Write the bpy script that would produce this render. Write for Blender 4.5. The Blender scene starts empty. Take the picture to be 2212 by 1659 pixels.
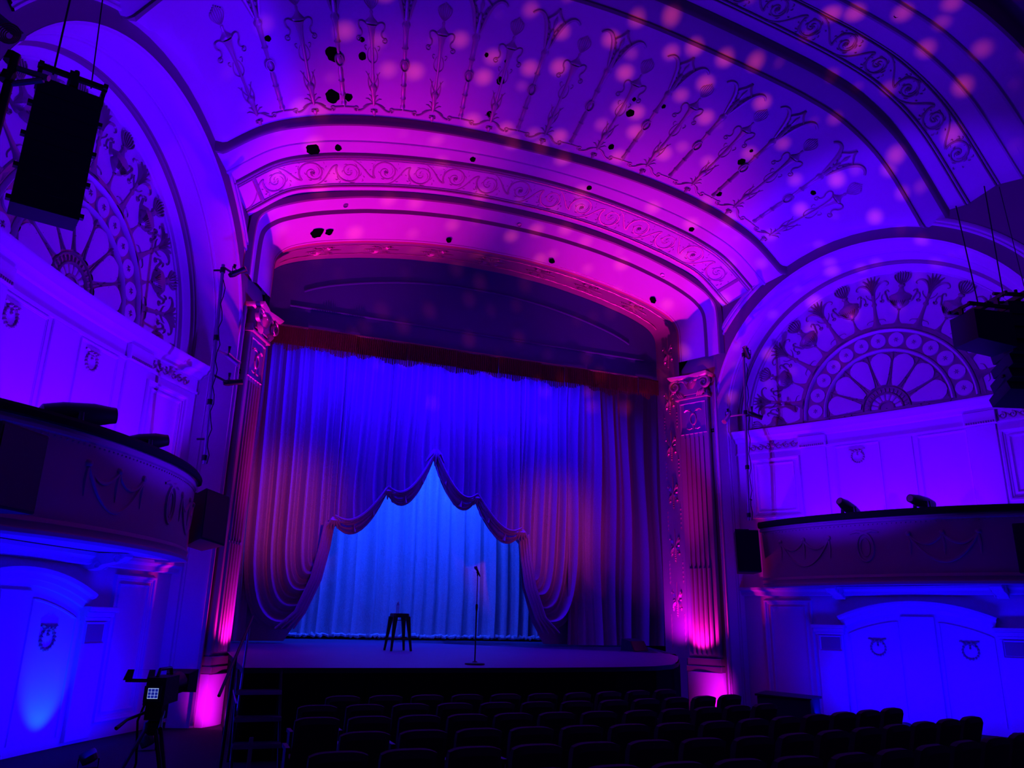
import bpy, math, random
from math import sin, cos, pi, radians, hypot, sqrt, atan2
from mathutils import Vector, Matrix
random.seed(7)
SC = bpy.context.scene
COL = SC.collection
V = Vector

# ------------------------------------------------------------------ camera
YAW, PITCH, ROLL = .37182, .29408, .02196
CAM = V((-6.234, -17.398, .726))
def cam_axes():
    f = V((sin(YAW) * cos(PITCH), cos(YAW) * cos(PITCH), sin(PITCH)))
    r = V((cos(YAW), -sin(YAW), 0)); u = r.cross(f)
    return r * cos(ROLL) + u * sin(ROLL), u * cos(ROLL) - r * sin(ROLL), f
_r, _u, _f = cam_axes()
cd = bpy.data.cameras.new('camera'); cam = bpy.data.objects.new('camera', cd); COL.objects.link(cam)
cam.matrix_world = Matrix(((_r.x, _u.x, -_f.x, CAM.x), (_r.y, _u.y, -_f.y, CAM.y), (_r.z, _u.z, -_f.z, CAM.z), (0, 0, 0, 1)))
cd.sensor_fit = 'HORIZONTAL'; cd.sensor_width = 36; cd.lens = 36 * 1695.35 / 2212; cd.clip_end = 200
SC.camera = cam

# ------------------------------------------------------------------ side wall frame
# s runs along the splayed wall away from the stage, z is up, d is depth into the niche
A0, K0 = 5.468, .4864
LN = hypot(1, K0)
NX, NY = 1 / LN, K0 / LN
TX, TY = K0 / LN, -1 / LN
def W(s, z, d, sg=1):
    return V((sg * (A0 + TX * s + NX * d), TY * s + NY * d, z))

# ------------------------------------------------------------------ exposure, world, lights
SC.view_settings.view_transform = 'Standard'; SC.view_settings.look = 'None'
SC.view_settings.exposure = 0; SC.view_settings.gamma = 1; SC.view_settings.use_curve_mapping = False
SC.cycles.max_bounces = 5; SC.cycles.diffuse_bounces = 2; SC.cycles.glossy_bounces = 2; SC.cycles.transmission_bounces = 4
SC.cycles.sample_clamp_indirect = 3
wd = bpy.data.worlds.new('world'); SC.world = wd; wd.use_nodes = True
wd.node_tree.nodes['Background'].inputs[0].default_value = (.09, .0, 1, 1)
wd.node_tree.nodes['Background'].inputs[1].default_value = .085

def aim(o, tgt):
    o.rotation_euler = (V(tgt) - o.location).to_track_quat('-Z', 'Y').to_euler()
def area(loc, tgt, sx, sy, col, power, spread=180):
    l = bpy.data.lights.new('lamp', 'AREA'); l.shape = 'RECTANGLE'; l.size = sx; l.size_y = sy
    l.color = col; l.energy = power; l.spread = radians(spread)
    o = bpy.data.objects.new('lamp', l); COL.objects.link(o); o.location = loc; aim(o, tgt); return o
def spot(loc, tgt, ang, col, power, blend=.6, rad=.08):
    l = bpy.data.lights.new('lamp', 'SPOT'); l.spot_size = radians(ang); l.spot_blend = blend
    l.color = col; l.energy = power; l.shadow_soft_size = rad
    o = bpy.data.objects.new('lamp', l); COL.objects.link(o); o.location = loc; aim(o, tgt); return o
VIO = (.062, 0, 1); BLU = (.004, 0, 1); MAG = (.8, .003, 1); PNK = (1, .004, .5)
def gobo(o, scale, lo, hi):
    # rotating-dot gobo: the lamp's own beam is broken into soft spots
    l = o.data; l.use_nodes = True; nt = l.node_tree; em = nt.nodes['Emission']
    tc = nt.nodes.new('ShaderNodeTexCoord'); vo = nt.nodes.new('ShaderNodeTexVoronoi'); vo.inputs['Scale'].default_value = scale; vo.inputs['Randomness'].default_value = .75
    nt.links.new(tc.outputs['Normal'], vo.inputs['Vector'])
    mr = nt.nodes.new('ShaderNodeMapRange'); mr.interpolation_type = 'SMOOTHSTEP'
    mr.inputs['From Min'].default_value = hi; mr.inputs['From Max'].default_value = lo; mr.inputs['To Min'].default_value = 0; mr.inputs['To Max'].default_value = 1
    nt.links.new(vo.outputs['Distance'], mr.inputs['Value']); nt.links.new(mr.outputs['Result'], em.inputs['Strength'])
for sg in (1, -1):
    # battens on the floor of each box: wash the niche and the arch
    area(W(4.9, 2.35, .2, sg), W(4.9, 6.4, .95, sg), 4.2, .3, VIO, 190, 150)
    # added spot under the opposite rim for the lunette; own rim head for the cove
    spot(W(4.6, 1.5, -.8, -sg), W(4.85, 7.45, 1.1, sg), 35, VIO, 8500, .3, .1)
    spot(W(4.5, 3.35, -.55, sg), (sg * 4.6, -4.6, 12), 95, VIO, 1250 if sg > 0 else 900, .9, .1)
    # floor batten under the box: saturated blue on the lower wall
    area(W(4.7, -1.05, -.55, sg), W(4.9, 1.0, .8, sg), 4.6, .25, BLU, 165, 160)
    # LED cans at the foot of each pilaster
    spot(W(1.55, -1.0, -.8, sg), W(.42, -.72, -.25, sg), 80, MAG, 95, .8, .05)
    spot(W(.42, .12, -.62, sg), W(.42, .95, -.08, sg), 100, PNK, 190, .8, .05)
    spot((sg * 4.5, -.1, .15), (sg * 5.42, .5, 1.5), 95, (.6, 0, 1), 210, .9, .05)
    # strong LED spot at the pilaster foot thrown past the capital onto the shoulder of the arch
    spot(W(.42, .2, -.85, sg), (sg * 4.0, -.6, 9.8), 44, (1, .004, .58), 3900 if sg < 0 else 3300, 1, .06)
    # pink pair on the balcony rail, one pool on each side of the drape
    spot((sg * 1.5, -19.5, 6.2), (sg * 3.8 - .45, 3.4, 3.35), 9.5, (1, .06, .4), 9000, 1, .55)
gobo(spot((.9, -9.4, 1.1), (1.7, -3.6, 11.0), 84, (1, .06, .05), 2500, .4, .02), 17, .04, .40)
spot((.3, -4.25, .1), (0, -1.0, 10.4), 64, (1, .004, .62), 330, 1, .08)           # added soft fill for the arch centre, no fixture stands there
spot(W(4.0, -1.15, .45, -1), W(4.0, -.4, 1.0, -1), 70, (0, .13, 1), 26, .8, .04)      # small cyan can by the left doors
area((-.3, 2.1, 8.1), (-.3, 3.5, 4.6), 8.5, .3, (.02, 0, 1), 620, 130)       # border batten over the drape
area((0, 4.6, 6.6), (-.6, 6.5, 2.6), 6.0, .3, (.006, .045, 1), 520, 120)       # batten over the back cloth
spot((-1.5, 1.2, 6.9), (-1.0, -2.2, 0), 84, (.07, 0, 1), 900, .9, .2)           # down light on the stage

# ------------------------------------------------------------------ materials
def mat(name, col, rough=.6, metal=0, bump=0, bscale=30, var=0, vscale=4, coat=0, sheen=0, spec=None):
    m = bpy.data.materials.new(name); m.use_nodes = True; nt = m.node_tree; b = nt.nodes['Principled BSDF']
    b.inputs['Base Color'].default_value = (*col, 1); b.inputs['Roughness'].default_value = rough; b.inputs['Metallic'].default_value = metal
    if spec is not None: b.inputs['Specular IOR Level'].default_value = spec
    if sheen: b.inputs['Sheen Weight'].default_value = sheen
    tc = nt.nodes.new('ShaderNodeTexCoord')
    if var:
        n = nt.nodes.new('ShaderNodeTexNoise'); n.inputs['Scale'].default_value = vscale; n.inputs['Detail'].default_value = 4
        nt.links.new(tc.outputs['Object'], n.inputs['Vector'])
        r = nt.nodes.new('ShaderNodeMix'); r.data_type = 'RGBA'
        r.inputs[6].default_value = (*[c * (1 - var) for c in col], 1); r.inputs[7].default_value = (*[min(1, c * (1 + var)) for c in col], 1)
        nt.links.new(n.outputs['Fac'], r.inputs[0]); nt.links.new(r.outputs[2], b.inputs['Base Color'])
    if bump:
        n = nt.nodes.new('ShaderNodeTexNoise'); n.inputs['Scale'].default_value = bscale; n.inputs['Detail'].default_value = 3
        nt.links.new(tc.outputs['Object'], n.inputs['Vector'])
        bp = nt.nodes.new('ShaderNodeBump'); bp.inputs['Strength'].default_value = bump; bp.inputs['Distance'].default_value = .02
        nt.links.new(n.outputs['Fac'], bp.inputs['Height']); nt.links.new(bp.outputs['Normal'], b.inputs['Normal'])
    return m
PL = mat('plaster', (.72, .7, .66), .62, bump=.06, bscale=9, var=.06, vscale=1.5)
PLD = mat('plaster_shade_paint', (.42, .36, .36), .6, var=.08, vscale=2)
GOLD = mat('old_gilding', (.36, .22, .25), .3, .3, bump=.25, bscale=60)
RELIEF = mat('toned_relief_paint', (.5, .34, .37), .35, .15, bump=.2, bscale=60)
GOLD2 = mat('bright_gilding', (.42, .26, .26), .3, .2, bump=.2, bscale=80)
ROLL = mat('bronze_paint', (.28, .17, .19), .5, .1)
DARK = mat('dark_header_paint', (.05, .035, .3), .7)
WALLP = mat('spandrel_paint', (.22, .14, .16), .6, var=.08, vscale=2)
PILP = mat('pilaster_paint', (.2, .13, .22), .6, var=.08, vscale=2)
JAMB = mat('jamb_paint', (.3, .22, .24), .65, var=.08, vscale=2)
BLACK = mat('black_paint', (.016, .016, .04), .55, spec=.2)
HOLE_SHADE = mat('lamp_well', (.002, .002, .003), .9, spec=.0)  # near-black colour stands in for the shade inside openings that are not cut
BMET = mat('black_metal', (.012, .012, .015), .4, .3)
GMET = mat('grey_metal', (.35, .35, .38), .35, .8)
ALU = mat('aluminium', (.55, .55, .57), .3, .9)
CLOTHB = mat('black_cloth', (.01, .01, .012), .9, spec=.1)
SEAT = mat('seat_fabric', (.03, .012, .016), .85, bump=.2, bscale=200)
SEATW = mat('seat_shell', (.015, .008, .008), .5)
STAGE = mat('stage_boards', (.09, .06, .15), .5, var=.15, vscale=3)
FLOORM = mat('house_carpet', (.02, .012, .014), .95, bump=.2, bscale=150)
FRINGE = mat('fringe_thread', (.1, .03, .04), .7, var=.35, vscale=40)
VELV = mat('velvet', (.3, .2, .36), .42, bump=.5, bscale=55, var=.22, vscale=30, sheen=.4)
LENS = mat('lens_glass', (.25, .12, .12), .08, spec=.8)

def traveler_mat():
    m = bpy.data.materials.new('crinkled_white_cloth'); m.use_nodes = True; nt = m.node_tree; b = nt.nodes['Principled BSDF']
    tc = nt.nodes.new('ShaderNodeTexCoord')
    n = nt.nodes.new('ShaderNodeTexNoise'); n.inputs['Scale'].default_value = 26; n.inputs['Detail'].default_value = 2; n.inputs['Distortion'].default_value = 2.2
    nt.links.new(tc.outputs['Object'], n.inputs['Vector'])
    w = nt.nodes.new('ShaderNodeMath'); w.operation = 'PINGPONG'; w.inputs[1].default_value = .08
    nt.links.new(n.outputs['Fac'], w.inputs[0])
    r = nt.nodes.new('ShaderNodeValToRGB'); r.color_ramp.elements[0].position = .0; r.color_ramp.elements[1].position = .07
    r.color_ramp.elements[0].color = (.22, .2, .3, 1); r.color_ramp.elements[1].color = (.85, .85, .86, 1)  # shade of the creases painted into the white cloth colour
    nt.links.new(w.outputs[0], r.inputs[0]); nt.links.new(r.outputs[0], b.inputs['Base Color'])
    bp = nt.nodes.new('ShaderNodeBump'); bp.inputs['Strength'].default_value = .5; bp.inputs['Distance'].default_value = .05
    nt.links.new(w.outputs[0], bp.inputs['Height']); nt.links.new(bp.outputs['Normal'], b.inputs['Normal'])
    b.inputs['Roughness'].default_value = .6
    return m
TRAV = traveler_mat()
def glow(name, col, s):
    m = bpy.data.materials.new(name); m.use_nodes = True; b = m.node_tree.nodes['Principled BSDF']
    b.inputs['Base Color'].default_value = (*col, 1); b.inputs['Emission Color'].default_value = (*col, 1); b.inputs['Emission Strength'].default_value = s
    return m
GLASS = bpy.data.materials.new('bottle_plastic'); GLASS.use_nodes = True
_b = GLASS.node_tree.nodes['Principled BSDF']; _b.inputs['Transmission Weight'].default_value = .9; _b.inputs['Roughness'].default_value = .12; _b.inputs['IOR'].default_value = 1.33
_b.inputs['Base Color'].default_value = (.8, .7, .8, 1)

# ------------------------------------------------------------------ mesh helpers
class MB:
    def __init__(s): s.v = []; s.f = []
    def rows(s, rows, close=False, wrap=False):
        n = len(rows[0]); b = len(s.v)
        for r in rows: s.v.extend([tuple(p) for p in r])
        m = len(rows)
        for i in range(m if wrap else m - 1):
            i2 = (i + 1) % m
            for j in range(n if close else n - 1):
                j2 = (j + 1) % n
                s.f.append((b + i * n + j, b + i * n + j2, b + i2 * n + j2, b + i2 * n + j))
        return s
    def poly(s, pts):
        b = len(s.v); s.v.extend([tuple(p) for p in pts]); s.f.append(tuple(range(b, b + len(pts)))); return s
    def prism(s, bot, top):
        n = len(bot); s.poly(bot[::-1]); s.poly(top); s.rows([bot, top], close=True); return s
    def box(s, c, size, M=None, taper=1.0):
        x, y, z = [k / 2 for k in size]; c = V(c)
        q = [V((-x, -y, 0)), V((x, -y, 0)), V((x, y, 0)), V((-x, y, 0))]
        bot = [p + V((0, 0, -z)) for p in q]; top = [V((p.x * taper, p.y * taper, z)) for p in q]
        if M is not None: bot = [M @ p for p in bot]; top = [M @ p for p in top]
        return s.prism([c + p for p in bot], [c + p for p in top])
    def tube(s, pts, r, n=8, cap=True):
        pts = [V(p) for p in pts]; rs = r if isinstance(r, (list, tuple)) else [r] * len(pts); rows = []
        up = None
        for i, p in enumerate(pts):
            t = (pts[min(i + 1, len(pts) - 1)] - pts[max(i - 1, 0)]).normalized()
            if up is None: up = t.orthogonal().normalized()
            up = (up - t * up.dot(t)); up = up.normalized() if up.length > 1e-6 else t.orthogonal().normalized()
            w = t.cross(up)
            rows.append([p + (up * cos(2 * pi * k / n) + w * sin(2 * pi * k / n)) * rs[i] for k in range(n)])
        s.rows(rows, close=True)
        if cap: s.poly(rows[0][::-1]); s.poly(rows[-1])
        return s
    def lathe(s, prof, c, n=16, axis=None):
        c = V(c); M = Matrix.Identity(3) if axis is None else V((0, 0, 1)).rotation_difference(V(axis)).to_matrix()
        rows = [[c + M @ V((r * cos(2 * pi * k / n), r * sin(2 * pi * k / n), z)) for k in range(n)] for r, z in prof]
        s.rows(rows, close=True)
        if prof[0][0] > 1e-4: s.poly(rows[0][::-1])
        if prof[-1][0] > 1e-4: s.poly(rows[-1])
        return s
    def stroke(s, pts, ws, h, mp, n=3, sub=0):
        # a raised ridge along a flat line: mp(x, y, height) -> world
        m = len(pts); ws = ws if isinstance(ws, (list, tuple)) else [ws] * m; wm = max(ws) or 1
        rows = []
        for i in range(m):
            a = pts[max(i - 1, 0)]; b = pts[min(i + 1, m - 1)]; dx, dy = b[0] - a[0], b[1] - a[1]; l = hypot(dx, dy) or 1
            nx, ny = -dy / l, dx / l; w = ws[i]; hh = h * min(1, .25 + .75 * w / wm)
            rows.append([mp(pts[i][0] + nx * w * cos(pi * k / n), pts[i][1] + ny * w * cos(pi * k / n), hh * sin(pi * k / n)) for k in range(n + 1)])
        return s.rows(rows)
    def dot(s, x, y, r, h, mp, n=8):
        rows = [[mp(x + r * k * cos(2 * pi * j / n), y + r * k * sin(2 * pi * j / n), h * sqrt(max(0, 1 - k * k))) for j in range(n)] for k in (1, .7, .25)]
        s.rows(rows, close=True); s.poly(rows[-1]); return s
    def build(s, name, m, parent=None, smooth=True, label=None):
        me = bpy.data.meshes.new(name); me.from_pydata(s.v, [], s.f)
        if m is not None: me.materials.append(m)
        if smooth: me.polygons.foreach_set('use_smooth', [True] * len(me.polygons))
        me.update()
        o = bpy.data.objects.new(name, me); COL.objects.link(o)
        if smooth == 'auto' or smooth is True:
            try: me.set_sharp_from_angle(angle=radians(38))
            except Exception: pass
        if parent is not None: o.parent = parent
        if label: o['label'] = label
        return o
def struct(o): o['kind'] = 'structure'; return o
def thing(name, label, cat, loc=(0, 0, 0), rz=0, group=None):
    o = bpy.data.objects.new(name, None); COL.objects.link(o); o.location = loc; o.rotation_euler = (0, 0, rz)
    o.empty_display_size = .1
    o['label'] = label; o['category'] = cat
    if group: o['group'] = group
    return o
def tag(o, label, cat, group=None):
    o['label'] = label; o['category'] = cat
    if group: o['group'] = group
    return o
def dup(root, loc, rz, label, group=None):
    r = root.copy(); COL.objects.link(r); r.location = loc; r.rotation_euler = (0, 0, rz); r['label'] = label
    if group: r['group'] = group
    for ch in list(root.children):
        c = ch.copy(); COL.objects.link(c); c.parent = r
        for g in list(ch.children):
            d = g.copy(); COL.objects.link(d); d.parent = c
    return r
def lerp(a, b, t): return a + (b - a) * t
def interp(x, xs, ys):
    if x <= xs[0]: return ys[0]
    for i in range(len(xs) - 1):
        if x <= xs[i + 1]:
            return lerp(ys[i], ys[i + 1], (x - xs[i]) / (xs[i + 1] - xs[i]))
    return ys[-1]
def arcpts(cx, cy, r, a0, a1, n): return [(cx + r * cos(lerp(a0, a1, i / n)), cy + r * sin(lerp(a0, a1, i / n))) for i in range(n + 1)]
def bez(p0, p1, p2, p3, n=10):
    o = []
    for i in range(n + 1):
        t = i / n; a = (1 - t) ** 3; b = 3 * t * (1 - t) ** 2; c = 3 * t * t * (1 - t); d = t ** 3
        o.append((a * p0[0] + b * p1[0] + c * p2[0] + d * p3[0], a * p0[1] + b * p1[1] + c * p2[1] + d * p3[1]))
    return o
def spiral(cx, cy, r0, r1, a0, turns, n):
    return [(cx + lerp(r0, r1, i / n) * cos(a0 + turns * 2 * pi * i / n), cy + lerp(r0, r1, i / n) * sin(a0 + turns * 2 * pi * i / n)) for i in range(n + 1)]
def taper(n, w0, w1): return [lerp(w0, w1, i / (n - 1)) for i in range(n)]
def leafw(n, w): return [w * max(.12, sin(pi * (i + .3) / (n - .4))) for i in range(n)]


# ------------------------------------------------------------------ vaulted cove over the stage front
UU = [i / 8 for i in range(9)]
TB = [0, -.01, -.048, -.127, -.254, -.423, -.625, -.918, -1.578]
TC = [0, -.019, -.077, -.171, -.299, -.464, -.69, -1.062, -1.788]
TD = [0, -.012, -.051, -.126, -.249, -.432, -.701, -1.134, -1.902]
TE = [0, -.037, -.136, -.272, -.429, -.631, -.999, -1.813, -3.4]
ROWT = [(1.23, 10.51, TB), (2.08, 10.97, TC), (2.88, 11.29, TD), (5.87, 12.68, TE), (6.3, 13.14, TE), (6.65, 13.2, TE), (7.2, 13.45, TE), (7.6, 13.47, TE), (8.05, 13.6, TE), (8.8, 13.7, TE), (12.5, 14.4, TE)]
def cr(t, T):
    x = t * 8; i = min(7, int(x)); f = x - i
    g = lambda k: T[abs(k)] if k <= 8 else 2 * T[8] - T[7]
    p0, p1, p2, p3 = g(i - 1), g(i), g(i + 1), g(i + 2)
    return p1 + .5 * f * (p2 - p0 + f * (2 * p0 - 5 * p1 + 4 * p2 - p3 + f * (3 * (p1 - p2) + p3 - p0)))
RING_R = 4.15; ARC_S, ARC_Z, ARC_R = 4.853, 5.716, 3.904
def zring(Y):
    s = -Y * LN; q = RING_R ** 2 - (s - ARC_S) ** 2
    return ARC_Z + sqrt(q) if q > 0 else 0
def soff(u, Y):
    y = -Y; au = min(1.0, abs(u)); a = A0 - K0 * Y
    for i in range(len(ROWT) - 1):
        if y <= ROWT[i + 1][0] or i == len(ROWT) - 2:
            f = (y - ROWT[i][0]) / (ROWT[i + 1][0] - ROWT[i][0])
            z = lerp(ROWT[i][1] + cr(au, ROWT[i][2]), ROWT[i + 1][1] + cr(au, ROWT[i + 1][2]), f); break
    if au > .8: z = max(z, zring(Y) + .02)
    return V((u * a, Y, z))
def snorm(u, Y):
    e = .004
    n = (soff(u + e, Y) - soff(u - e, Y)).cross(soff(u, Y - e) - soff(u, Y + e)).normalized()
    return n if n.z < 0 else -n
def S(u, Y, h=0): return soff(u, Y) + snorm(u, Y) * h
US = [sin(pi / 2 * (i / 48 - 1)) * .55 + (i / 48 - 1) * .45 for i in range(97)]
def srow(Y, dz=0): return [soff(u, Y) + V((0, 0, dz)) for u in US]

# half outlines of the opening edge and of the inner bronze roll
HA = [(0, 9.76), (.7, 9.755), (1.39, 9.71), (2.1, 9.64), (2.85, 9.52), (3.51, 9.39), (4.37, 9.17), (4.95, 8.95), (5.22, 8.77), (5.34, 8.6), (5.385, 8.4), (5.39, 8.0), (5.39, 7.6)]
HB = [(0, 10.51), (.8, 10.49), (1.55, 10.45), (2.65, 10.32), (3.3, 10.2), (3.85, 10.08), (4.85, 9.77), (5.5, 9.47), (5.8, 9.26), (5.96, 9.08), (6.03, 8.85), (6.055, 8.4), (6.055, 7.6)]
def cat(P, sub=6):
    o = []
    for i in range(len(P) - 1):
        p0, p1, p2, p3 = P[max(i - 1, 0)] if i else (-P[1][0], P[1][1]), P[i], P[i + 1], P[min(i + 2, len(P) - 1)]
        for k in range(sub):
            f = k / sub
            o.append(tuple(.5 * (2 * p1[c] + f * (p2[c] - p0[c]) + f * f * (2 * p0[c] - 5 * p1[c] + 4 * p2[c] - p3[c]) + f ** 3 * (3 * (p1[c] - p2[c]) + p3[c] - p0[c])) for c in (0, 1)))
    o.append(P[-1]); return o
CA, CB = cat(HA), cat(HB)
def abrow(f, Y, off=0):
    h = [(lerp(a[0], b[0], f), lerp(a[1], b[1], f)) for a, b in zip(CA, CB)]
    full = [(-x, z) for x, z in h[:0:-1]] + h; o = []
    for i, (x, z) in enumerate(full):
        a, b = full[max(i - 1, 0)], full[min(i + 1, len(full) - 1)]; l = hypot(b[0] - a[0], b[1] - a[1])
        o.append(V((x + (b[1] - a[1]) / l * off, Y, z - (b[0] - a[0]) / l * off)))
    return o
arch = struct(MB().rows([abrow(-.02, -.1), abrow(-.01, -.12), abrow(.01, -.15)]).build('trim_1', mat('red_edge_paint', (.5, .12, .16), .5)))
arch['label'] = 'stepped proscenium arch with scroll frieze over the stage opening'
def part(mb, name, m, par=arch, **k): return mb.build(name, m, par, **k)
part(MB().rows([abrow(.01, -.15), abrow(.05, -.2), abrow(.09, -.24), abrow(.62, -.84, .07)]), 'soffit_band', PL)
part(MB().rows([abrow(.62, -.84, .075), abrow(.64, -.85, .05), abrow(.65, -.86, 0)]), 'bronze_step', ROLL)
part(MB().rows([abrow(.65, -.86), abrow(.98, -1.215, .115)]), 'soffit_band', PL)
part(MB().rows([abrow(.97, -1.20, .135), abrow(.99, -1.235, .125), abrow(1.0, -1.25, .06), abrow(1.0, -1.255, 0)]), 'bronze_step', ROLL)
for f, Y in ((.085, -.215), (.05, -.185)):
    part(MB().rows([abrow(f, Y, .0), abrow(f + .004, Y, .014), abrow(f + .012, Y - .012, .014), abrow(f + .016, Y - .012, .0)]), 'bead_line', GOLD)
part(MB().rows([srow(-1.25), srow(-1.34), srow(-1.46, -.01), srow(-2.02, -.02), srow(-2.065, -.055)]), 'frieze_field', PL)
part(MB().rows([srow(-2.065, -.07), srow(-2.085, -.06), srow(-2.09, 0)]), 'bronze_step', ROLL)
part(MB().rows([srow(-2.09, .005), srow(-2.31, .0), srow(-2.325, -.03), srow(-2.36, -.03), srow(-2.37, 0), srow(-2.86, -.15)]), 'soffit_band', PL)
part(MB().rows([srow(-2.84, -.185), srow(-2.875, -.185), srow(-2.9, -.14), srow(-2.905, -.06), srow(-2.9, .01)]), 'bronze_step', ROLL)
for Y, w in ((-1.36, .02), (-1.41, .012), (-1.99, .02), (-1.945, .012)):
    part(MB().rows([[S(u, Y + w, .0) for u in US], [S(u, Y + w * .6, w * 1.3 + .012) for u in US], [S(u, Y - w * .6, w * 1.3 + .012) for u in US], [S(u, Y - w, .0) for u in US]]), 'border_bead', GOLD if w > .015 else PLD)

# arc-length bookkeeping along a row
def arctab(Y):
    t = [0]; p = soff(0, Y)
    for i in range(1, 401):
        q = soff(i / 400, Y); t.append(t[-1] + (q - p).length); p = q
    return t
def u_at(t, L):
    a = abs(L); lo = 0
    for i in range(400):
        if t[i + 1] >= a: return math.copysign((i + (a - t[i]) / (t[i + 1] - t[i])) / 400, L)
    return math.copysign(1, L)

def scroll(mp, w, flip, flower):
    # one acanthus whorl of a running scroll, unit height about 1 in y, w in x
    b = MB(); f = -1 if flip else 1
    m = lambda x, y, h: mp(x, y * f, h)
    main = spiral(0, 0, .58, .09, -2.6, -1.55 if not flip else -1.55, 34)
    b.stroke(main, taper(len(main), .055, .024), .05, m)
    stem = bez((-w - .08, .58), (-w * .62, .58), (-.85, -.3), main[0], 14)
    b.stroke(stem, taper(15, .03, .055), .05, m)
    for k in (3, 7, 11, 15, 19, 23):
        x, y = main[k]; r = hypot(x, y); a = atan2(y, x)
        b.stroke(bez((x, y), (x * 1.16, y * 1.16), ((r + .1) * cos(a - .28), (r + .1) * sin(a - .28)), ((r + .06) * cos(a - .5), (r + .06) * sin(a - .5)), 5), leafw(6, .035), .04, m, 2)
    for q in (0, 1, 2): b.stroke(spiral(.02, .0, .36 - .09 * q, .2 - .06 * q, 1.2 + 1.9 * q, -.32, 8), leafw(9, .03), .04, m, 2)
    for k in (1, 6, 12):
        x, y = main[k]; a = atan2(y, x)
        b.stroke(spiral(x * .93 + .02, y * .93, .07, .02, a + pi, .7, 7), taper(8, .016, .008), .02, m, 2)
    if flower:
        for k in range(7):
            a = k * 2 * pi / 7
            b.stroke([(0, 0), (.05 * cos(a), .05 * sin(a)), (.1 * cos(a), .1 * sin(a))], [.025, .045, .03], .06, m, 2)
        b.dot(0, 0, .035, .05, m, 6)
    else:
        for k in range(4):
            a = k * pi / 2 + .5
            b.stroke(bez((0, 0), (.06 * cos(a), .06 * sin(a)), (.12 * cos(a + .5), .12 * sin(a + .5)), (.15 * cos(a + 1), .15 * sin(a + 1)), 5), leafw(6, .03), .03, m, 2)
    for (x, y, a, l) in ((.5, .34, .9, .16), (.52, .2, .2, .14), (-.5, .34, 2.2, .15), (-.42, .44, 1.7, .12), (.4, -.42, -.7, .15), (-.6, .1, 2.8, .12), (.62, -.1, -.3, .1)):
        b.stroke(bez((x, y), (x + l * .4 * cos(a), y + l * .4 * sin(a)), (x + l * cos(a + .3), y + l * sin(a + .3)), (x + l * .9 * cos(a + 1), y + l * .9 * sin(a + 1)), 5), leafw(6, .034), .035, m, 2)
    return b
def frieze(par, Yc, half, n, pitch, name='scroll_relief', lo=None):
    t = arctab(Yc); k = half * 2
    for i in range(n):
        L0 = (i - (n - 1) / 2) * pitch
        if abs(L0) > t[-1] - .35: continue
        mp = lambda x, y, h: S(u_at(t, L0 + x * k), Yc - y * half * 1.75, h * k + .004)
        scroll(mp, pitch / k, i % 2 == 1, i % 2 == 0).build(name, RELIEF, par)
frieze(arch, -1.69, .27, 17, .83)
for e in (-.95, .95):
    part(MB().rows([[S(e + d_, Y, h_) for Y in [-1.4 - .06 * k for k in range(11)]] for d_, h_ in ((-.006, 0), (-.004, .03), (.004, .03), (.006, 0))]), 'border_bead', GOLD)
def zab(x, f):
    g = lambda C_: interp(abs(x), [p[0] for p in C_[:-12]], [p[1] for p in C_[:-12]])
    return lerp(g(CA), g(CB), f)
def abpt(x, Y, h=0):
    f = min(1, max(0, (-Y - .13) / 1.1)); return V((x, Y - h * .55, zab(x, f) - (.05 if f > .1 else 0) - h * .83))
def well_ab(x0, Y0, r, eyelet=False):
    b = MB(); K = range(14); rr = [r * (1 if eyelet else random.uniform(.8, 1.15)) for _ in K]
    pt = lambda k, q, h: abpt(x0 + q * rr[k] * 1.15 * cos(2 * pi * k / 14), Y0 + q * rr[k] * .85 * sin(2 * pi * k / 14), h)
    b.rows([[pt(k, 1.12, 0) for k in K], [pt(k, 1.06, .03) for k in K], [pt(k, .95, .03) for k in K], [pt(k, .9, .012) for k in K]], close=True)
    b.poly([pt(k, .9, .012) for k in K]); return b.build('lamp_well', GMET if eyelet else HOLE_SHADE, arch, label='small ringed lamp eyelet' if eyelet else 'dark ragged lamp opening')
for x, Y, r in ((-4.55, -.42, .12), (-4.27, -.42, .07), (-1.35, -.32, .06), (1.47, -.32, .06), (4.5, -.32, .07)): well_ab(x, Y, r)
for x, Y in ((-4.03, -.98), (.28, -.95), (4.42, -.95)): well_ab(x, Y, .045, True)

def well(par, u, Y, r, name='lamp_well', square=False):
    b = MB(); n = 8 if not square else 4; rr = [r * random.uniform(.86, 1.1) for _ in range(n * 2)]
    a = A0 - K0 * Y
    pt = lambda k, q, h: S(u + q * rr[k] * cos(2 * pi * k / len(rr)) / a, Y + q * rr[k] * sin(2 * pi * k / len(rr)), h)
    K = range(len(rr))
    b.rows([[pt(k, 1.12, .0) for k in K], [pt(k, 1.06, .012) for k in K], [pt(k, 1.0, .012) for k in K], [pt(k, .93, .008) for k in K]], close=True)
    b.poly([pt(k, .93, .008) for k in K])
    return b.build(name, HOLE_SHADE, par, label='dark ragged lamp opening')
for u, r in ((-.763, .13), (-.683, .065), (-.215, .06), (.246, .06), (.694, .06)): well(arch, u, -2.2, r)

# ------------------------------------------------------------------ ceiling with urns and torches
ceil = struct(MB().rows([srow(-2.905 - .1 * 0), srow(-3.2), srow(-3.6), srow(-4.0), srow(-4.4), srow(-4.8), srow(-5.2), srow(-5.5), srow(-5.85)]).build('ceiling', PL))
ceil['label'] = 'curved plaster cove with urn and torch reliefs above the proscenium'
part(MB().rows([[S(u, -5.84, 0) for u in US], [S(u, -5.85, .03) for u in US], [S(u, -5.89, .03) for u in US], [S(u, -5.91, 0) for u in US]]), 'border_bead', ROLL, ceil)

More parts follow.
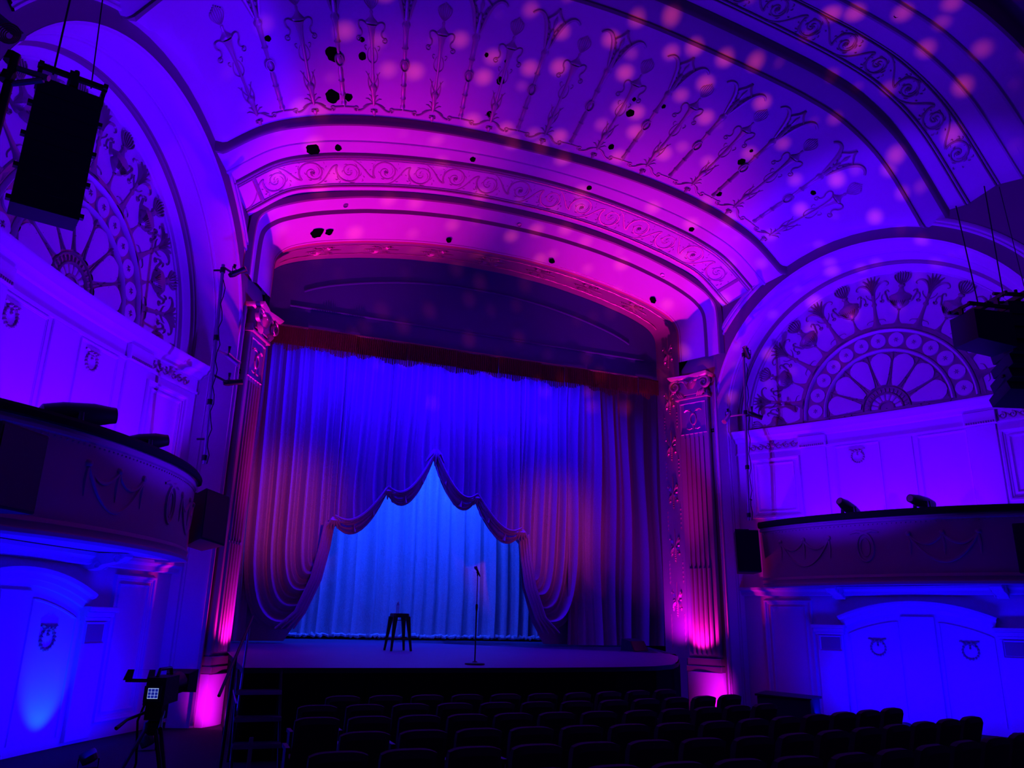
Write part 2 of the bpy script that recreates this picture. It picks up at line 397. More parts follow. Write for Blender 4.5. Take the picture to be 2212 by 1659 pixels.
def axmap(u0, Y0, sc=1.0):
    def mp(x, y, h):
        Y = Y0 - y * .9; a = A0 - K0 * Y
        e = .01; d = soff(min(.99, u0 + e), Y) - soff(max(-.99, u0 - e), Y); st = hypot(d.x, d.z) / (2 * e)
        return S(u0 + x / st, Y, h + .003)
    return mp
def prof(b, mp, pr, h, x0=0):
    b.stroke([(x0, y) for y, w in pr], [w for y, w in pr], h, mp, 4)
def sym(b, mp, pts, ws, h, n=2):
    b.stroke(pts, ws, h, mp, n); b.stroke([(-x, y) for x, y in pts], ws, h, mp, n)
def urn_candelabra(mp):
    b = MB()
    prof(b, mp, [(0, .02), (.12, .035), (.3, .05), (.42, .075), (.47, .05), (.5, .015), (.6, .035), (.75, .02), (.95, .028), (1.25, .032), (1.5, .045), (1.68, .075), (1.76, .12)], .07)
    prof(b, mp, [(1.76, .12), (1.79, .135), (1.82, .11), (1.88, .05), (1.95, .022), (2.0, .035), (2.03, .02)], .045)
    sym(b, mp, [(0, .02), (.06, .1), (.12, .15), (.17, .15)], [.008, .014, .018, .006], .02)
    sym(b, mp, [(0, .0), (.03, .12), (.06, .22), (.1, .24)], [.008, .01, .012, .005], .02)
    sym(b, mp, bez((.03, .3), (.12, .42), (.12, .55), (.08, .72), 8), taper(9, .016, .008), .025)
    sym(b, mp, bez((.03, .5), (.09, .6), (.1, .72), (.15, .76), 7), taper(8, .014, .006), .02)
    sym(b, mp, bez((.02, .95), (.13, 1.0), (.12, 1.15), (.05, 1.28), 8), taper(9, .014, .006), .02)
    sym(b, mp, bez((.12, 1.22), (.17, 1.26), (.16, 1.34), (.11, 1.31), 6), taper(7, .01, .006), .02)
    sym(b, mp, bez((.11, 1.76), (.2, 1.86), (.3, 1.8), (.24, 1.66), 9), taper(10, .02, .016), .03)
    sym(b, mp, bez((.24, 1.66), (.15, 1.58), (.2, 1.46), (.27, 1.5), 9), taper(10, .018, .01), .03)
    sym(b, mp, spiral(.25, 1.44, .06, .02, 1.2, -1.1, 10), taper(11, .014, .008), .02)
    for a in (-1, -.66, -.33, 0, .33, .66, 1):
        b.stroke(bez((0, 2.03), (.1 * a, 2.12), (.19 * a, 2.24), (.11 * a, 2.42 - .09 * abs(a)), 7), taper(8, .005, .014), .02, mp, 3)
    return b
def torch(mp):
    b = MB()
    prof(b, mp, [(0, .055), (.05, .05), (.07, .035), (.2, .04), (.22, .06), (.25, .04), (.5, .045), (.53, .065), (.56, .04), (.72, .05), (.86, .03)], .06)
    ov = [(.082 * cos(k * pi / 8), .98 + .125 * sin(k * pi / 8)) for k in range(17)]
    b.stroke(ov, .014, .05, mp); prof(b, mp, [(.88, .02), (.93, .055), (.98, .066), (1.03, .055), (1.08, .02)], .03)
    prof(b, mp, [(1.1, .028), (1.3, .04), (1.35, .07), (1.38, .045), (1.55, .045), (1.75, .055), (1.8, .08), (1.85, .085), (1.9, .05), (1.95, .06)], .06)
    prof(b, mp, [(1.95, .05), (2.1, .05), (2.2, .03), (2.28, .045), (2.36, .02)], .06)
    arm = bez((.05, 1.95), (.12, 2.25), (.16, 2.5), (.3, 2.62), 12) + bez((.3, 2.62), (.38, 2.68), (.46, 2.66), (.52, 2.58), 6)[1:]
    sym(b, mp, arm, [.024 + .022 * sin(pi * i / 18) for i in range(19)], .05, 3)
    sym(b, mp, bez((.02, 2.2), (.07, 2.35), (.1, 2.45), (.2, 2.55), 7), taper(8, .016, .02), .03)
    for y in (2.1, 2.22, 2.34, 2.46): sym(b, mp, [(.02 + (y - 2.1) * .28, y), (.06 + (y - 2.1) * .36, y + .03)], [.028, .016], .04)
    sym(b, mp, bez((.2, 2.5), (.14, 2.62), (.06, 2.6), (0, 2.78), 8), taper(9, .02, .028), .045)
    b.stroke([(0, 2.36), (0, 2.5), (0, 2.62)], [.01, .045, .008], .04, mp)
    return b
UB = (0, .19, .38, .562, .735, .885); TBX = (.095, .29, .475, .65, .82)
for u in sorted({x * s for x in UB for s in (-1, 1)}): urn_candelabra(axmap(u, -3.14)).build('urn_relief', RELIEF, ceil)
for u in sorted(x * s for x in TBX for s in (-1, 1)): torch(axmap(u, -3.14)).build('torch_relief', RELIEF, ceil)
def garland(u0, u1):
    b = MB(); Y = -3.06; am = axmap(u0, Y); um = u1 - u0
    st = (soff(u1, Y) - soff(u0, Y)).length
    mp = lambda x, y, h: S(u0 + um * x / st, Y - y * .9, h + .003)
    w = st
    b.stroke(bez((.02, .12), (.12 * w / .6, .14), (.2 * w / .6, -.06), (.33 * w / .6, -.05), 10), taper(11, .018, .024), .03, mp)
    b.stroke(spiral(.36 * w / .6, .0, .06, .015, -1.6, 1.2, 12), taper(13, .018, .01), .03, mp)
    b.stroke([(.4 * w / .6, .02), (w * .98, .03)], .02, .025, mp)
    b.stroke(bez((.1, .12), (.16, .1), (.2, .04), (.24, .04), 5), leafw(6, .022), .025, mp, 2)
    return b
us = sorted(x * s for x in TBX for s in (-1, 1))
for u in sorted({x * s for x in UB for s in (-1, 1)}):
    for v in us:
        if abs(u - v) < .11: garland(u, v).build('garland_scroll', RELIEF, ceil)
    b = MB(); mp = axmap(u, -3.0)
    prof(b, mp, [(-.1, .01), (-.05, .035), (0, .05), (.05, .03)], .05); sym(b, mp, [(.01, .06), (.06, .05), (.07, .0), (.04, .0)], [.012] * 4, .025)
    b.build('pine_drop', RELIEF, ceil)
for u, Y, r in ((-.663, -4.11, .135), (-.587, -4.42, .045), (-.589, -4.11, .07), (-.68, -3.29, .125), (-.635, -3.28, .075), (-.809, -4.49, .05), (-.195, -4.05, .08), (-.2, -3.31, .06), (-.193, -4.46, .035), (-.252, -4.5, .04), (.222, -4.14, .085), (.209, -4.44, .04), (.301, -4.52, .045), (.23, -3.3, .065), (.629, -4.11, .075), (.624, -4.42, .035), (.661, -3.24, .06), (.845, -4.47, .05)):
    well(ceil, u, Y, r)

# outer arch: bronze step, second scroll frieze, plain coves
oarch = struct(MB().rows([srow(-5.91), srow(-6.27, -.06)]).build('trim_2', PL))
oarch['label'] = 'outer ceiling arch with bronze step and second scroll frieze'
part(MB().rows([srow(-6.25, -.13), srow(-6.29, -.14), srow(-6.31, -.1), srow(-6.33, .06)]), 'bronze_step', ROLL, oarch)
part(MB().rows([srow(-6.33, .05), srow(-6.65, .0), srow(-7.2, 0), srow(-7.6, -.05)]), 'frieze_field', PL, oarch)
part(MB().rows([srow(-7.6, -.06), srow(-7.63, -.05), srow(-7.64, .02), srow(-8.03, -.04)]), 'soffit_band', PL, oarch)
part(MB().rows([srow(-8.03, -.06), srow(-8.07, -.05), srow(-8.08, .02), srow(-8.77, -.08)]), 'soffit_band', PL, oarch)
part(MB().rows([srow(-8.74, -.13), srow(-8.8, -.13), srow(-8.83, .0), srow(-8.84, .3)]), 'bronze_step', ROLL, oarch)
part(MB().rows([srow(-8.84, .28), srow(-9.6, .3), srow(-12, .3), srow(-13, .3)]), 'outer_ceiling', JAMB, oarch)
for Y in (-6.62, -6.68, -7.18, -7.24):
    part(MB().rows([[S(u, Y + .016, 0) for u in US], [S(u, Y + .008, .03) for u in US], [S(u, Y - .008, .03) for u in US], [S(u, Y - .016, 0) for u in US]]), 'border_bead', ROLL, oarch)
frieze(oarch, -6.93, .235, 21, .9)
well(oarch, .63, -7.85, .045)

# ------------------------------------------------------------------ proscenium wall: reveal, header panel
pros = struct(MB().rows([[V((x * (1 + .0), -.1, z)) for x, z in [(-a, b) for a, b in reversed(CA)][:-1] + CA], [V((x * 1.012, 1.15, z + (.12 if z > 8.3 else 0))) for x, z in [(-a, b) for a, b in reversed(CA)][:-1] + CA]]).build('wall_front', JAMB))
pros['label'] = 'proscenium reveal and dark header panel over the stage opening'
JR = MB()
for sg in (-1, 1): JR.rows([[V((sg * 5.39, -.1, z)), V((sg * 5.455, 1.15, z))] for z in (7.6, 4, -.05)])
JR.build('reveal_jamb', JAMB, pros)
hb = MB(); hp = [(x * 1.01, z + .1) for x, z in [(-a, b) for a, b in reversed(CA)][:-1] + CA]
hb.rows([[V((x, 1.12, z)) for x, z in hp], [V((max(-5.5, min(5.5, x)), 1.12, 7.38)) for x, z in hp]]); hb.build('header_panel', DARK, pros)
def ribbon(par, name, pts, Y, w, m, h=.03):
    b = MB(); mp = lambda x, y, hh: V((x, Y - hh, y)); b.stroke(pts, w, h, mp, 4); return b.build(name, m, par)
fr = [(-4.85, 7.98), (5.03, 7.98)] ; ribbon(pros, 'header_moulding', [(lerp(-4.85, 5.03, i / 20), 7.98) for i in range(21)], 1.115, .03, DARK)
ribbon(pros, 'header_moulding', [(x * .9, z - .62) for x, z in hp if z > 9.0], 1.115, .03, DARK)
# trim rail and rounded ends along the foot of the header
ribbon(pros, 'valance_rail', [(-5.36, 7.1), (-5.36, 7.28), (-5.3, 7.37), (-5.2, 7.41)] + [(lerp(-5.1, 5.1, i / 16), 7.42) for i in range(17)] + [(5.2, 7.41), (5.3, 7.37), (5.36, 7.28), (5.36, 7.1)], 1.06, .035, JAMB, .05)

def butterfly(mp):
    b = MB()
    prof(b, mp, [(-.42, .006), (-.3, .018), (-.2, .03), (-.05, .05), (0, .07), (.05, .05), (.2, .025), (.36, .02), (.46, .004)], .05)
    for k in range(5): b.dot(0, -.14 - .055 * k, .026, .04, mp, 6)
    sym(b, mp, bez((.03, .0), (.12, .12), (.2, .1), (.2, .28), 8), leafw(9, .05), .05)
    sym(b, mp, bez((.03, -.02), (.12, -.05), (.2, -.12), (.19, -.26), 8), leafw(9, .05), .05)
    sym(b, mp, spiral(.2, .16, .06, .02, .5, 1, 9), taper(10, .018, .01), .04); sym(b, mp, spiral(.18, -.16, .06, .02, -.5, -1, 9), taper(10, .018, .01), .04)
    sym(b, mp, [(.1, .02), (.17, .0), (.21, .02)], [.02, .03, .01], .04)
    return b
for sg in (-1, 1):
    for k, z in enumerate((1.34, 2.70, 4.08, 5.37, 6.66, 8.0)):
        mp = lambda x, y, h: V((sg * (5.39 + (.45 + x + .1) * .052 - h), .45 + x, z + y))
        butterfly(mp).build('butterfly_relief', GOLD2, pros)
    for off in (.12, .78):
        b = MB(); mp = lambda x, y, h: V((sg * (5.39 + (off + x + .1) * .052 - h), off + x, y))
        for z0, z1 in ((.15, 1.0), (1.75, 2.35), (3.1, 3.72), (4.48, 5.02), (5.8, 6.3)):
            b.stroke([(.012 * sin(q * 2.1), lerp(z0, z1, q / 16)) for q in range(17)], [.016 + .012 * (q % 3) for q in range(17)], .02, mp, 2)
        b.build('beaded_border', GOLD2, pros)
full = [(-a, b) for a, b in reversed(CA)][:-1] + CA
fl = [0]
for i in range(1, len(full)): fl.append(fl[-1] + hypot(full[i][0] - full[i - 1][0], full[i][1] - full[i - 1][1]))
def archmap(L0, Y0):
    def mp(x, y, h):
        L = L0 + y; i = 0
        while i < len(fl) - 2 and fl[i + 1] < L: i += 1
        f = (L - fl[i]) / (fl[i + 1] - fl[i]); p = [lerp(full[i][c], full[i + 1][c], f) for c in (0, 1)]
        dx, dz = full[i + 1][0] - full[i][0], full[i + 1][1] - full[i][1]; l = hypot(dx, dz)
        return V((p[0] + dz / l * h, Y0 + x, p[1] + .1 * (Y0 + x) - dx / l * h))
    return mp
mid = fl[-1] / 2
for k in (-3, -2, -1, 0, 1, 2, 3): butterfly(archmap(mid + k * 1.45, .42)).build('butterfly_relief', GOLD2, pros)
for off in (.1, .74):
    b = MB(); mp = archmap(mid, off); b.stroke([(.01 * sin(q), lerp(-5.4, 5.4, q / 120)) for q in range(121)], [.012 + .01 * (q % 3) for q in range(121)], .02, mp, 2); b.build('beaded_border', GOLD2, pros)

# ------------------------------------------------------------------ side walls
def bump01(s): return sin(pi * min(1, max(0, (s - .95) / 7.8)))
def dn(s): return .62 + .30 * bump01(s)          # line of the cornice front
def wn(s): return dn(s) + .06                    # face of the niche wall
DL = 1.2; LCS, LCZ = 4.853, 5.78
SS = [lerp(.96, 8.75, i / 40) for i in range(41)]

def urn_relief(mp):
    b = MB()
    prof(b, mp, [(-.03, .2), (.03, .12), (.1, .06), (.2, .03), (.33, .018), (.38, .02), (.41, .05), (.43, .02)], .05)
    prof(b, mp, [(.42, .03), (.47, .12), (.54, .2), (.63, .245), (.7, .25), (.73, .27), (.76, .26), (.8, .16), (.86, .08), (.94, .055), (.98, .05), (1.0, .08), (1.03, .08), (1.05, .04)], .13)
    for a in (-1, -.66, -.33, 0, .33, .66, 1):
        b.stroke(bez((.02 * a, 1.04), (.1 * a, 1.1), (.24 * a, 1.22), (.16 * a, 1.4 - .1 * abs(a)), 7), taper(8, .006, .017), .07, mp, 3)
    sym(b, mp, bez((.22, .62), (.3, .62), (.3, .74), (.36, .82), 8), taper(9, .03, .026), .05)
    sym(b, mp, bez((.36, .82), (.4, .92), (.3, .94), (.28, .86), 8), taper(9, .03, .014), .05)
    sym(b, mp, bez((.36, .82), (.44, .84), (.46, .74), (.42, .66), 7), taper(8, .026, .012), .045)
    sym(b, mp, spiral(.41, .64, .05, .015, 0, -1.1, 9), taper(10, .02, .01), .04)
    for k in range(9):
        x = -.2 + .05 * k; b.stroke([(x * .5, .48), (x * .85, .56), (x, .63)], [.006, .012, .008], .14, mp, 2)
    return b
def palm_relief(mp):
    b = MB()
    prof(b, mp, [(-.03, .2), (.04, .12), (.12, .075), (.3, .05), (.55, .038), (.58, .065), (.62, .065), (.65, .04), (.8, .045), (.95, .06), (1.05, .04)], .07)
    for a in (-1, -.6, -.28, 0, .28, .6, 1):
        b.stroke(bez((.02 * a, .85), (.05 * a, 1.05), (.16 * a, 1.2), (.34 * a, 1.36 - .2 * a * a), 8), [.018, .024, .03, .034, .036, .036, .032, .024, .012], .06, mp, 2)
    sym(b, mp, bez((.3, 1.17), (.4, 1.14), (.42, 1.04), (.34, 1.05), 6), taper(7, .02, .01), .04)
    sym(b, mp, bez((.03, .72), (.1, .78), (.16, .8), (.17, .9), 6), taper(7, .018, .008), .04)
    sym(b, mp, bez((.06, .2), (.14, .18), (.2, .2), (.22, .12), 6), taper(7, .014, .008), .03)
    return b
def wreath(mp, r=.15):
    b = MB()
    n = 16
    for k in range(n):
        a = 2 * pi * k / n; w = .03 if .15 < k / n < .35 else .042
        b.stroke([(r * cos(a), r * sin(a)), (r * 1.02 * cos(a + .2), r * 1.02 * sin(a + .2)), (r * cos(a + .42), r * sin(a + .42))], [.012, w * .7, .008], .05, mp, 3)
    for k in (-2, -1, 0, 1, 2): b.dot(k * .045, r * 1.02 + .02 * (k % 2), .035, .06, mp, 7)
    sym(b, mp, bez((.05, r), (.12, r * 1.1), (.15, r * 1.45), (.19, r * 1.3), 6), taper(7, .03, .016), .05)
    for y in (.0, .05): b.dot(0, r * .75 - y, .026, .04, mp, 6)
    return b
def frame(mp, x0, x1, y0, y1, w, h, n=8):
    # mitred moulding round a rectangle
    b = MB(); rows = []
    for o, hh in ((0, 0), (w * .15, h), (w * .5, h * .8), (w * .6, h * .35), (w * .9, h * .3), (w, 0)):
        a0, a1, c0, c1 = x0 + o, x1 - o, y0 + o, y1 - o
        rows.append([mp(lerp(a0, a1, k / n), c0, hh) for k in range(n)] + [mp(a1, lerp(c0, c1, k / n), hh) for k in range(n)] + [mp(lerp(a1, a0, k / n), c1, hh) for k in range(n)] + [mp(a0, lerp(c1, c0, k / n), hh) for k in range(n)])
    b.rows(rows, close=True); return b
def slab(b, mp, x0, x1, y0, y1, h, n=6, ch=.01):
    # raised plate following a curved wall
    f = lambda e, hh: [mp(lerp(x0 + e, x1 - e, k / n), y0 + e, hh) for k in range(n)] + [mp(x1 - e, lerp(y0 + e, y1 - e, k / n), hh) for k in range(n)] + [mp(lerp(x1 - e, x0 + e, k / n), y1 - e, hh) for k in range(n)] + [mp(x0 + e, lerp(y1 - e, y0 + e, k / n), hh) for k in range(n)]
    b.rows([f(0, 0), f(0, h - ch), f(ch, h)], close=True)
    b.rows([[mp(lerp(x0 + ch, x1 - ch, k / n), y, h) for k in range(n + 1)] for y in (y0 + ch, y1 - ch)])
    return b

def side_wall(sg, name):
    side = 'right' if sg > 0 else 'left'
    cols = [-.14 + .12 * i for i in range(9)] + [.9, .94, .9485] + [ARC_S - ARC_R * cos(pi * i / 48) for i in range(1, 48)] + [8.7575, 8.8, 9.4, 10, 11, 12.5, 14]
    zh = lambda s: (7.15 + (s + .14) * 1.2 if s < 1.35 else soff(1, -s / LN).z + .12)
    b = MB()
    left = [s for s in cols if s < .949]; midc = [.949] + [s for s in cols if .949 < s < 8.757] + [8.757]; right = [s for s in cols if s > 8.757]
    b.rows([[W(s, -1.3, 0, sg) for s in left + [.949]], [W(s, 5.7, 0, sg) for s in left + [.949]], [W(s, max(7.1, zh(s)), 0, sg) for s in left + [.949]]])
    zl = lambda s: ARC_Z + sqrt(max(0, ARC_R ** 2 - (s - ARC_S) ** 2))
    b.rows([[W(s, zl(s), 0, sg) for s in midc], [W(s, lerp(zl(s), zh(s), .5), 0, sg) for s in midc], [W(s, zh(s), 0, sg) for s in midc]])
    b.rows([[W(s, -1.3, 0, sg) for s in [8.757] + right], [W(s, 5.7, 0, sg) for s in [8.757] + right], [W(s, zh(s), 0, sg) for s in [8.757] + right]])
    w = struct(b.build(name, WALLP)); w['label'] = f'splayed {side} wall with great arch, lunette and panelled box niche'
    P = lambda mb, n, m, **k: mb.build(n, m, w, **k)
    # arch reveal stepping back to the lunette
    path = lambda r, d: [W(ARC_S - r, z, d, sg) for z in (-1.25, 2, 4.5)] + [W(ARC_S - r * cos(pi * i / 64), ARC_Z + r * sin(pi * i / 64), d, sg) for i in range(65)] + [W(ARC_S + r, z, d, sg) for z in (4.5, 2, -1.25)]
    for prof_, nm, m in (([(3.905, -.005), (3.9, .03), (3.86, .05)], 'arch_edge', PL), ([(3.86, .05), (3.79, .46)], 'arch_splay', PL), ([(3.79, .46), (3.765, .47), (3.755, .5), (3.77, .52), (3.735, .53)], 'arch_bead', PL), ([(3.735, .53), (3.68, .86)], 'arch_splay', PL), ([(3.68, .86), (3.65, .87), (3.655, .9), (3.62, .92), (3.62, .98)], 'arch_bead', ROLL), ([(3.62, .98), (3.59, 1.0), (3.56, 1.06), (3.5, 1.1), (3.49, 1.2)], 'arch_bead', PL)):
        P(MB().rows([path(r, d) for r, d in prof_]), nm, m)
    arcr = lambda r, d, a0, a1, n=56: [W(ARC_S - r * cos(lerp(a0, a1, i / n)), ARC_Z + r * sin(lerp(a0, a1, i / n)), d, sg) for i in range(n + 1)]
    P(MB().rows([arcr(r, d, radians(30), radians(150)) for r, d in ((4.22, 0), (4.225, -.04), (4.26, -.05), (4.27, -.03), (4.30, -.03), (4.32, -.06), (4.36, -.06), (4.42, -.02), (4.43, .03))]), 'ring_moulding', PL)
    # lunette
    ld = MB(); an = [pi * i / 64 for i in range(65)]
    L0 = lambda s, z, h: W(s, z, DL - h, sg)
    ld.rows([[L0(LCS - r * cos(a), LCZ - .55 * (1 - min(1, sin(a) * 6)) * 0 + r * sin(a), 0) for a in an] for r in (1.98, 2.6, 3.2, 3.62)])
    lun = P(ld, 'lunette', PL, label='half-round lunette with fan, rosettes, urns and palms')
    Q = lambda mb, n, m: mb.build(n, m, lun)
    def semi(r0, r1, h0, h1, n=48):
        b = MB(); b.rows([[L0(LCS - r * cos(pi * i / n), LCZ + r * sin(pi * i / n), h) for i in range(n + 1)] for r, h in ((r0, h0), (lerp(r0, r1, .12), h1), (lerp(r0, r1, .88), h1), (r1, h0))]); return b
    Q(semi(.02, 2.1, .0, .006), 'gilt_ground', GOLD)
    Q(MB().rows([[L0(s, z, .003) for s in (LCS - 3.6, LCS, LCS + 3.6)] for z in (5.1, LCZ)]), 'lunette_base', GOLD)
    for r, wd_, h in ((1.95, .045, .09), (1.45, .045, .09), (3.44, .03, .05)):
        Q(MB().rows([[L0(LCS - (r + wd_ * cos(q)) * cos(a), LCZ + (r + wd_ * cos(q)) * sin(a), h * sin(q)) for a in an] for q in (pi, pi * .8, pi * .5, pi * .2, 0)]), 'fan_ring', PL)
    Q(semi(2.0, 2.12, 0, .035), 'gilt_band', GOLD)
    for r, wd_, h in ((.54, .02, .05), (.38, .025, .06), (.17, .03, .05)):
        Q(MB().rows([[L0(LCS - (r + wd_ * cos(q)) * cos(a), LCZ + (r + wd_ * cos(q)) * sin(a), h * sin(q)) for a in an] for q in (pi, pi * .75, pi * .5, pi * .25, 0)]), 'fan_ring', GOLD2)
    rad = lambda a: (lambda x, y, h: L0(LCS - y * cos(a) + x * sin(a), LCZ + y * sin(a) + x * cos(a), h))
    for k in range(15):
        mp = rad(pi * (k + .5) / 15); b = MB(); b.stroke([(0, .41), (0, .455), (0, .5)], [.02, .035, .02], .05, mp, 3); Q(b, 'egg_bead', GOLD2)
    for k in range(8):
        mp = rad(pi * (k + .5) / 8); b = MB(); b.stroke([(0, .2), (0, .27), (0, .35)], [.03, .05, .055], .02, mp, 3); Q(b, 'fan_petal', PL)
    for k in range(7):
        mp = rad(pi * (k + .5) / 7); b = MB()
        ys = [.58 + .8 * i / 14 for i in range(15)]; ws = [.06 + .195 * min(1, ((y - .58) / .62)) ** .8 if y < 1.2 else .255 * sqrt(max(.02, 1 - ((y - 1.14) / .245) ** 2)) for y in ys]
        for i, y in enumerate(ys): ws[i] = min(ws[i], .1 + .2 * ((y - .57) / .1)) if y < .65 else ws[i]
        b.rows([[mp(-w_, y, .012), mp(-w_ * .95, y, .04), mp(-w_ * .4, y, .05), mp(w_ * .4, y, .05), mp(w_ * .95, y, .04), mp(w_, y, .012)] for w_, y in zip(ws, ys)])
        Q(b, 'fan_petal', PL)
    for k in range(8):
        mp = rad(pi * k / 7); b = MB()
        b.stroke([(0, .6), (0, .9), (0, 1.2), (0, 1.4)], [.012, .018, .02, .03], .05, mp, 2)
        for j in range(8): b.dot(random.uniform(-.02, .02) + (-1) ** j * (.02 + .012 * j), .75 + .085 * j, .018, .05, mp, 6)
        sym(b, mp, bez((.03, 1.38), (.1, 1.33), (.16, 1.38), (.2, 1.36), 5), taper(6, .02, .008), .045)
        Q(b, 'leaf_spray', GOLD2)
    for k in range(13):
        mp = rad(pi * (k + .5) / 13); b = MB(); ys = [1.52 + .37 * i / 10 for i in range(11)]
        b.rows([[mp(-w_, y, .01), mp(-w_ * .9, y, .035), mp(0, y, .04), mp(w_ * .9, y, .035), mp(w_, y, .01)] for y, w_ in ((y, .185 * sqrt(max(.02, 1 - ((y - 1.705) / .187) ** 2))) for y in ys)])
        Q(b, 'oval_medallion', PL)
        b = MB()
        for j in range(6): b.stroke([(0, 1.7), (.03 * cos(j * pi / 3), 1.7 + .03 * sin(j * pi / 3)), (.065 * cos(j * pi / 3), 1.7 + .065 * sin(j * pi / 3))], [.008, .02, .01], .07, mp, 2)
        Q(b, 'rosette', GOLD2)
    for k in range(15):
        a = pi * (k) / 14; mp0 = rad(a); mp = lambda x, y, h: mp0(x, y + 2.06, h)
        if k % 2 == 1: Q(palm_relief(mp), 'palm_relief', GOLD)
        else: Q(urn_relief(mp), 'urn_relief', GOLD)
    # niche wall, cornice and the rest of the panelling
    N = lambda s, z, h=0: W(s, z, wn(s) - h, sg)
    P(MB().rows([[N(s, z) for s in SS] for z in (-1.25, 1.5, 3.2, 5.05)]), 'niche_wall', PL)
    P(MB().rows([[W(s, z, dn(s) + o, sg) for s in SS] for z, o in ((5.0, .06), (5.0, .025), (5.05, .02), (5.06, .05), (5.3, .05), (5.32, .0), (5.36, -.02), (5.4, -.04), (5.43, -.1), (5.5, -.12), (5.53, -.15), (5.58, -.16), (5.6, -.16), (5.6, .15), (5.6, .6))]), 'cornice', PL)
    mp = N
    for s0, s1 in ((2.82, 3.42), (6.52, 7.1)):
        b = MB(); slab(b, mp, s0, s1, 3.0, 5.0, .045); P(b, 'pilaster_strip', PL)
        b = MB(); slab(b, mp, s0 - .03, s1 + .03, 5.02, 5.3, .1); P(b, 'capital_block', PL)
        b = MB()
        for k in range(12): slab(b, mp, lerp(s0, s1, (k + .2) / 12), lerp(s0, s1, (k + .8) / 12), 5.03, 5.08, .12, 1, .004)
        P(b, 'dentil_row', GOLD)
    b = MB(); slab(b, mp, 4.74, 5.38, 2.9, 5.0, .03); P(b, 'pilaster_strip', PL)
    for s0, s1 in ((3.62, 4.66), (5.48, 6.52)):
        P(frame(mp, s0, s1, 2.6, 5.17 - .2, .05, .03), 'panel_moulding', PL)
    for s0, s1 in ((1.5, 2.78), (7.14, 8.4)):
        P(frame(mp, s0, s1, 3.34, 4.86, .11, .06), 'panel_moulding', PL); P(frame(mp, s0 + .16, s1 - .16, 3.5, 4.72, .05, .03), 'panel_moulding', PL)
        c = (s0 + s1) / 2; b = MB(); m2 = lambda x, y, h: mp(c + x, 5.08 + y, h)
        for f in (-1, 1):
            for k in range(3):
                b.stroke(spiral(f * (.14 + .19 * k), .075, .08, .02, pi / 2, f * 1.3, 12), taper(13, .024, .012), .05, m2, 2)
                b.stroke(bez((f * (.1 + .19 * k), .02), (f * (.18 + .19 * k), .0), (f * (.22 + .19 * k), .1), (f * (.26 + .19 * k), .14), 5), leafw(6, .03), .05, m2, 2)
        b.dot(0, .1, .07, .08, m2, 8); b.dot(0, .19, .035, .06, m2, 7)
        P(b, 'scroll_ornament', GOLD2)
    for s in ((4.14,) if sg > 0 else (4.3, 6.3)):
        m2 = lambda x, y, h: mp(s + x, 4.66 + y, h); P(wreath(m2, .14), 'wreath_relief', GOLD2)
    # lower storey
    for s0, s1 in ((1.62, 2.76), (7.2, 8.3)):
        P(frame(mp, s0, s1, -1.0, 1.37, .1, .05), 'panel_moulding', PL); P(frame(mp, s0 + .15, s1 - .15, -.85, 1.22, .05, .03), 'panel_moulding', PL)
    for s0, s1 in ((2.84, 3.42), (6.55, 7.13)):
        b = MB(); slab(b, mp, s0, s1, -1.2, .6, .07); P(b, 'pier', PL)
        b = MB(); slab(b, mp, s0 - .02, s1 + .03, .6, .66, .1); slab(b, mp, s0 - .05, s1 + .05, .66, .74, .14); slab(b, mp, s0 - .08, s1 + .08, .74, .82, .2); P(b, 'impost_block', PL)
        P(frame(mp, s0 + .05, s1 - .03, .24, .58, .035, .1), 'panel_moulding', PL)
        b = MB(); slab(b, mp, s0 + .085, s1 - .065, .275, .545, .078); P(b, 'sunk_panel', JAMB)
    R = 4.03; zc = 1.3 - R; ha = math.asin(1.6 / R); cs = 4.98
    am = lambda r, h: [mp(cs + r * sin(lerp(-ha, ha, i / 30)), zc + r * cos(lerp(-ha, ha, i / 30)), h) for i in range(31)]
    P(MB().rows([am(R - .2, .0), am(R - .2, .06), am(R - .13, .08), am(R - .12, .11), am(R - .05, .12), am(R - .02, .18), am(R + .04, .19), am(R + .04, .0)]), 'arch_moulding', PL)
    b = MB(); slab(b, mp, 4.68, 5.36, -1.2, 1.02, .04); P(b, 'pilaster_strip', PL)
    for s0, s1 in ((3.55, 4.6), (5.44, 6.45)):
        b = MB(); z1 = lambda s: zc + sqrt((R - .38) ** 2 - (s - cs) ** 2)
        n = 12; up = [(lerp(s0, s1, k / n), z1(lerp(s0, s1, k / n))) for k in range(n + 1)]
        b.stroke([(s0, -1.1), (s0, 0)] + up + [(s1, 0), (s1, -1.1)], .02, .025, mp, 3); P(b, 'panel_moulding', PL)
    for s in (4.14, 5.98):
        m2 = lambda x, y, h: mp(s + x, .33 + y, h); P(wreath(m2, .15), 'wreath_relief', GOLD2)
    # fluted pilaster beside the stage opening
    F = lambda s, z, h=0: W(s, z, -h, sg)
    b = MB(); slab(b, F, 0, .86, -.02, 6.6, .13, 2, .02)
    pil = P(b, 'pilaster', PILP)
    X = lambda mb, n, m: mb.build(n, m, pil)
    for k in range(5):
        s = .17 + .13 * k; b = MB()
        b.stroke([(s, 2.16), (s, 3.5), (s, 5.45)], .026, .045, lambda x, y, h: F(x, y, h + .128), 3)
        X(b, 'flute_fillet', PILP)
        b = MB(); b.stroke([(s + (.0 if k < 4 else 0), .06), (s, 1.0), (s, 2.1)], .05, .06, lambda x, y, h: F(x, y, h + .128), 4)
        X(b, 'cabled_fillet', PILP)
    b = MB(); mp = lambda x, y, h: F(.43 + x, 5.95 + y, h + .13)
    b.stroke([(.085 * cos(q * pi / 8), .15 * sin(q * pi / 8)) for q in range(17)], .022, .04, mp)
